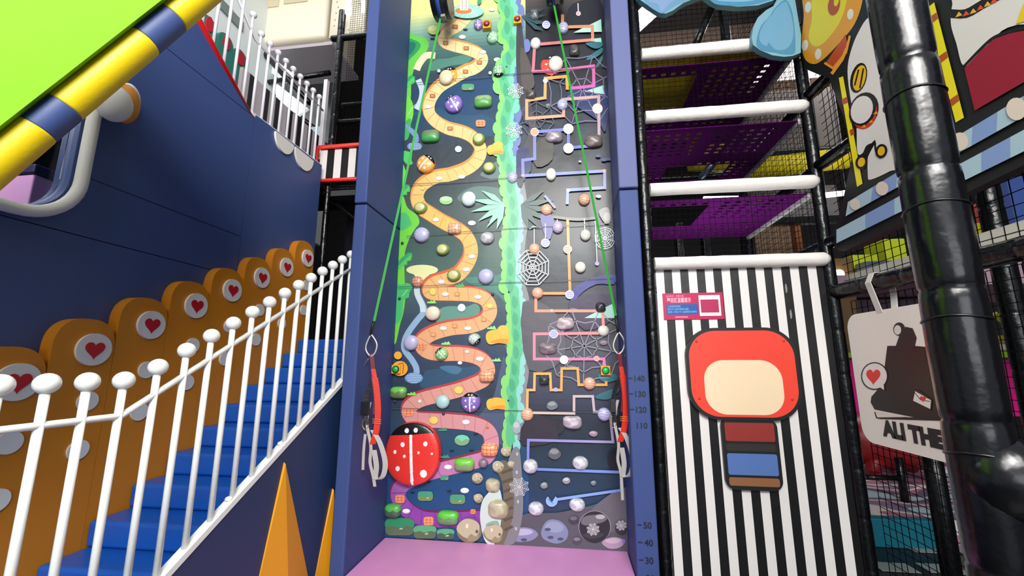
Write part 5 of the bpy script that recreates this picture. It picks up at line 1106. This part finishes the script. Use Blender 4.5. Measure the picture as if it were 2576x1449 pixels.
q = PY(835, 235, 3.97); wrapped_pole(lf, 'beam', (q.x, 4.2, q.z), (-1.5, 4.2, q.z), .03)
wrapped_pole(lf, 'brace', tuple(PY(800, 475, 4.0)), tuple(PY(905, 560, 4.0)), .02)
net(M(), (-2.5, 4.05, 1.5), (1, 0, 0), (0, 0, 1), 1.1, 4.5, .03, .0025).build('safety_net', NT, lf)
tag(M().box((-2.62, 4.5, 0), (-1.4, 4.6, 3.3)).build('dark_backdrop', mat('0e1620', .8)), 'dark backdrop behind the top of the blue stairs', 'panel')
tag(M().box((-2.42, 4.3, 3.24), (-1.4, 4.36, 5.9)).build('mesh_backdrop', mat('a89c98', .8, .5, 60)), 'grey brown mesh backdrop above the striped parapet', 'panel')
q0, q1 = PX(655, 300, -3.1), PX(800, 420, -3.1)
m = M(); n = 18; ya, yb_ = 2.85, 4.35
for i in range(n): m.box((-2.72, ya + (yb_ - ya) * i / n, 3.5), (-2.75, ya + (yb_ - ya) * (i + 1) / n, 4.02), '141214' if i % 2 else 'c8c0c0')
tag(m.build('striped_barrier', PRINT()), 'black and white striped barrier behind the upper railing', 'barrier')
for i, (x0, x1, yt) in enumerate(((500, 541, 35), (543, 585, 80), (580, 620, 120))):
    p = PX((x0 + x1) / 2, yt, -3.0); y0, y1 = PX(x0, yt + 60, -3.0).y, PX(x1, yt + 60, -3.0).y; ym, w = (y0 + y1) / 2, (y1 - y0)
    t = thing('green_heart_panel', (-3.0, ym, 3.5), 'green rounded padded panel with red dots behind the upper railing, %s' % ('leftmost', 'middle', 'rightmost')[i], 'padding', 'green padded panels')
    out = [(y0, 3.4), (y1, 3.4)] + [(ym + w / 2 * math.cos(q), p.z - w * .5 + w * .5 * math.sin(q)) for q in [math.pi * k / 16 for k in range(17)]]
    M().prism(yz(out, -3.06), (.06, 0, 0)).build('panel_body', mat('2c8474', .5), t, .015)
    for k in range(2): M().prism(yz(ell(ym + (.03 if k else -.0), p.z - w * .5 - k * .28, w * .24, .07, 20), -3.0), (.01, 0, 0)).build('dot', mat('c81c2c', .5), t)
tag(M().box((-4.3, 3.0, 3.5), (-4.2, 6.5, 7.0)).build('white_partition', mat('d8e0de', .6)), 'white partition behind the green padded panels', 'partition')
for i, (x, y) in enumerate(((570, 24), (598, 55))):
    p = PX(x, y, -4.19); tag(M().box((-4.2, p.y - .09, p.z - .07), (-4.18, p.y + .09, p.z + .07)).build('grey_plate', mat('6c7878', .4)), 'small grey plate on the white partition, %s' % ('upper', 'lower')[i], 'plate')
pbox('cream_cabin', 640, -260, 832, 100, 4.7, .85, mat('efe2c8', .5, var=.02), 'large cream padded cabin box above the upper railing', 'cabin', .07)
for i, (x0, x1, y1) in enumerate(((640, 703, 18), (716, 775, 5))): pbox('cabin_window', x0, -60, x1, y1, 4.68, .03, mat('cfc0a0', .5), 'rounded cream window patch on the cream cabin, %s' % ('left', 'right')[i], 'window patch', .012)
tag(M().box((PY(650, 100, 4.75).x, 4.79, PY(736, 100, 4.7).z - .06), (PY(832, 100, 4.75).x, 5.55, PY(736, 100, 4.7).z - .004)).build('soffit', mat('b8aeb4', .8)), 'grey mauve slab under the cream cabin', 'panel')
PP = pbox('perforated_panel', 838, -160, 925, 90, 4.1, .06, mat('c2b8a2', .6), 'cream perforated panel above the left frame', 'panel')
for k, (x, y) in enumerate(((848, 5), (851, 18), (846, 33), (843, 50), (841, 65), (877, 75), (908, 72), (905, 10))):
    p = PY(x, y, 4.099); M().tube([p, p + Vector((0, -.006, 0))], .006, 10).build('rivet', mat('6c6458', .4), PP)
ctube('glare_lamp', (877, -10), (876, 34), 3.9, .035, EM, 'glaring white lamp on the cream perforated panel', 'light', 'glare lamps')
ctube('glare_lamp', (914, -10), (913, 30), 3.9, .02, EM, 'second glaring white lamp at the left pillar edge', 'light', 'glare lamps')
for i, (p, q, lab) in enumerate((((640, 110), (780, 260), 'steep dark beam behind the upper railing'), ((625, 215), (830, 183), 'level dark beam behind the upper railing'), ((655, 215), (800, 330), 'lower steep dark beam behind the upper railing'), ((625, 130), (625, 230), 'upright dark post behind the upper railing'))):
    ctube('dark_beam', p, q, 4.75 + .12 * i, .035, BLACKV(), lab, 'beam', 'dark beams behind the upper railing')
for i, (a, lab) in enumerate((((652, 120, 740, 205), 'bright white netted opening behind the upper railing, upper'), ((690, 205, 775, 290), 'bright white netted opening behind the upper railing, lower'))):
    c0 = PY(a[0], a[1], 5.6); c1 = PY(a[2], a[3], 5.6)
    m = M().prism([PY(a[0], a[1], 4.9), PY(a[0] + 5, a[1] + 45, 4.9), PY(a[2] - 25, a[3], 4.9), PY(a[2], a[3] - 18, 4.9)], (0, .04, 0)); tag(m.build('backlit_panel', mat('dfe8e6', .5, emit=.6), origin=c0), lab, 'panel')
pbox('pale_post', 806, 200, 815, 400, 3.9, .05, mat('dcd8dc', .5), 'pale post at the end of the upper railing', 'post', .004)
pbox('pale_sheet', 735, 320, 800, 480, 4.4, .05, mat('a8bcc4', .5), 'pale blue sheet behind the end of the upper railing', 'panel')

tag(M().box((-2.5, 3.86, 3.24), (-1.45, 4.6, 3.3)).build('parapet_floor', mat('3c3a3c', .7)), 'dark floor slab under the striped parapet', 'deck')
for o in list(COL.objects):                              # hall tubes hang from the ceiling on thin rods
    if o.name.startswith('strip_light') and o.parent is None and o.location.z < 3.8:
        v = [Vector(q.co) for q in o.data.vertices]; c0 = sum(v[:16], Vector()) / 16; c1 = sum(v[-16:], Vector()) / 16
        for q in (c0 * .8 + c1 * .2, c0 * .2 + c1 * .8):
            w = o.location + q; M().tube([w, (w.x, w.y, 7.4)], .004, 6).build('hanging_rod', mat('3a3a3c', .5), o)
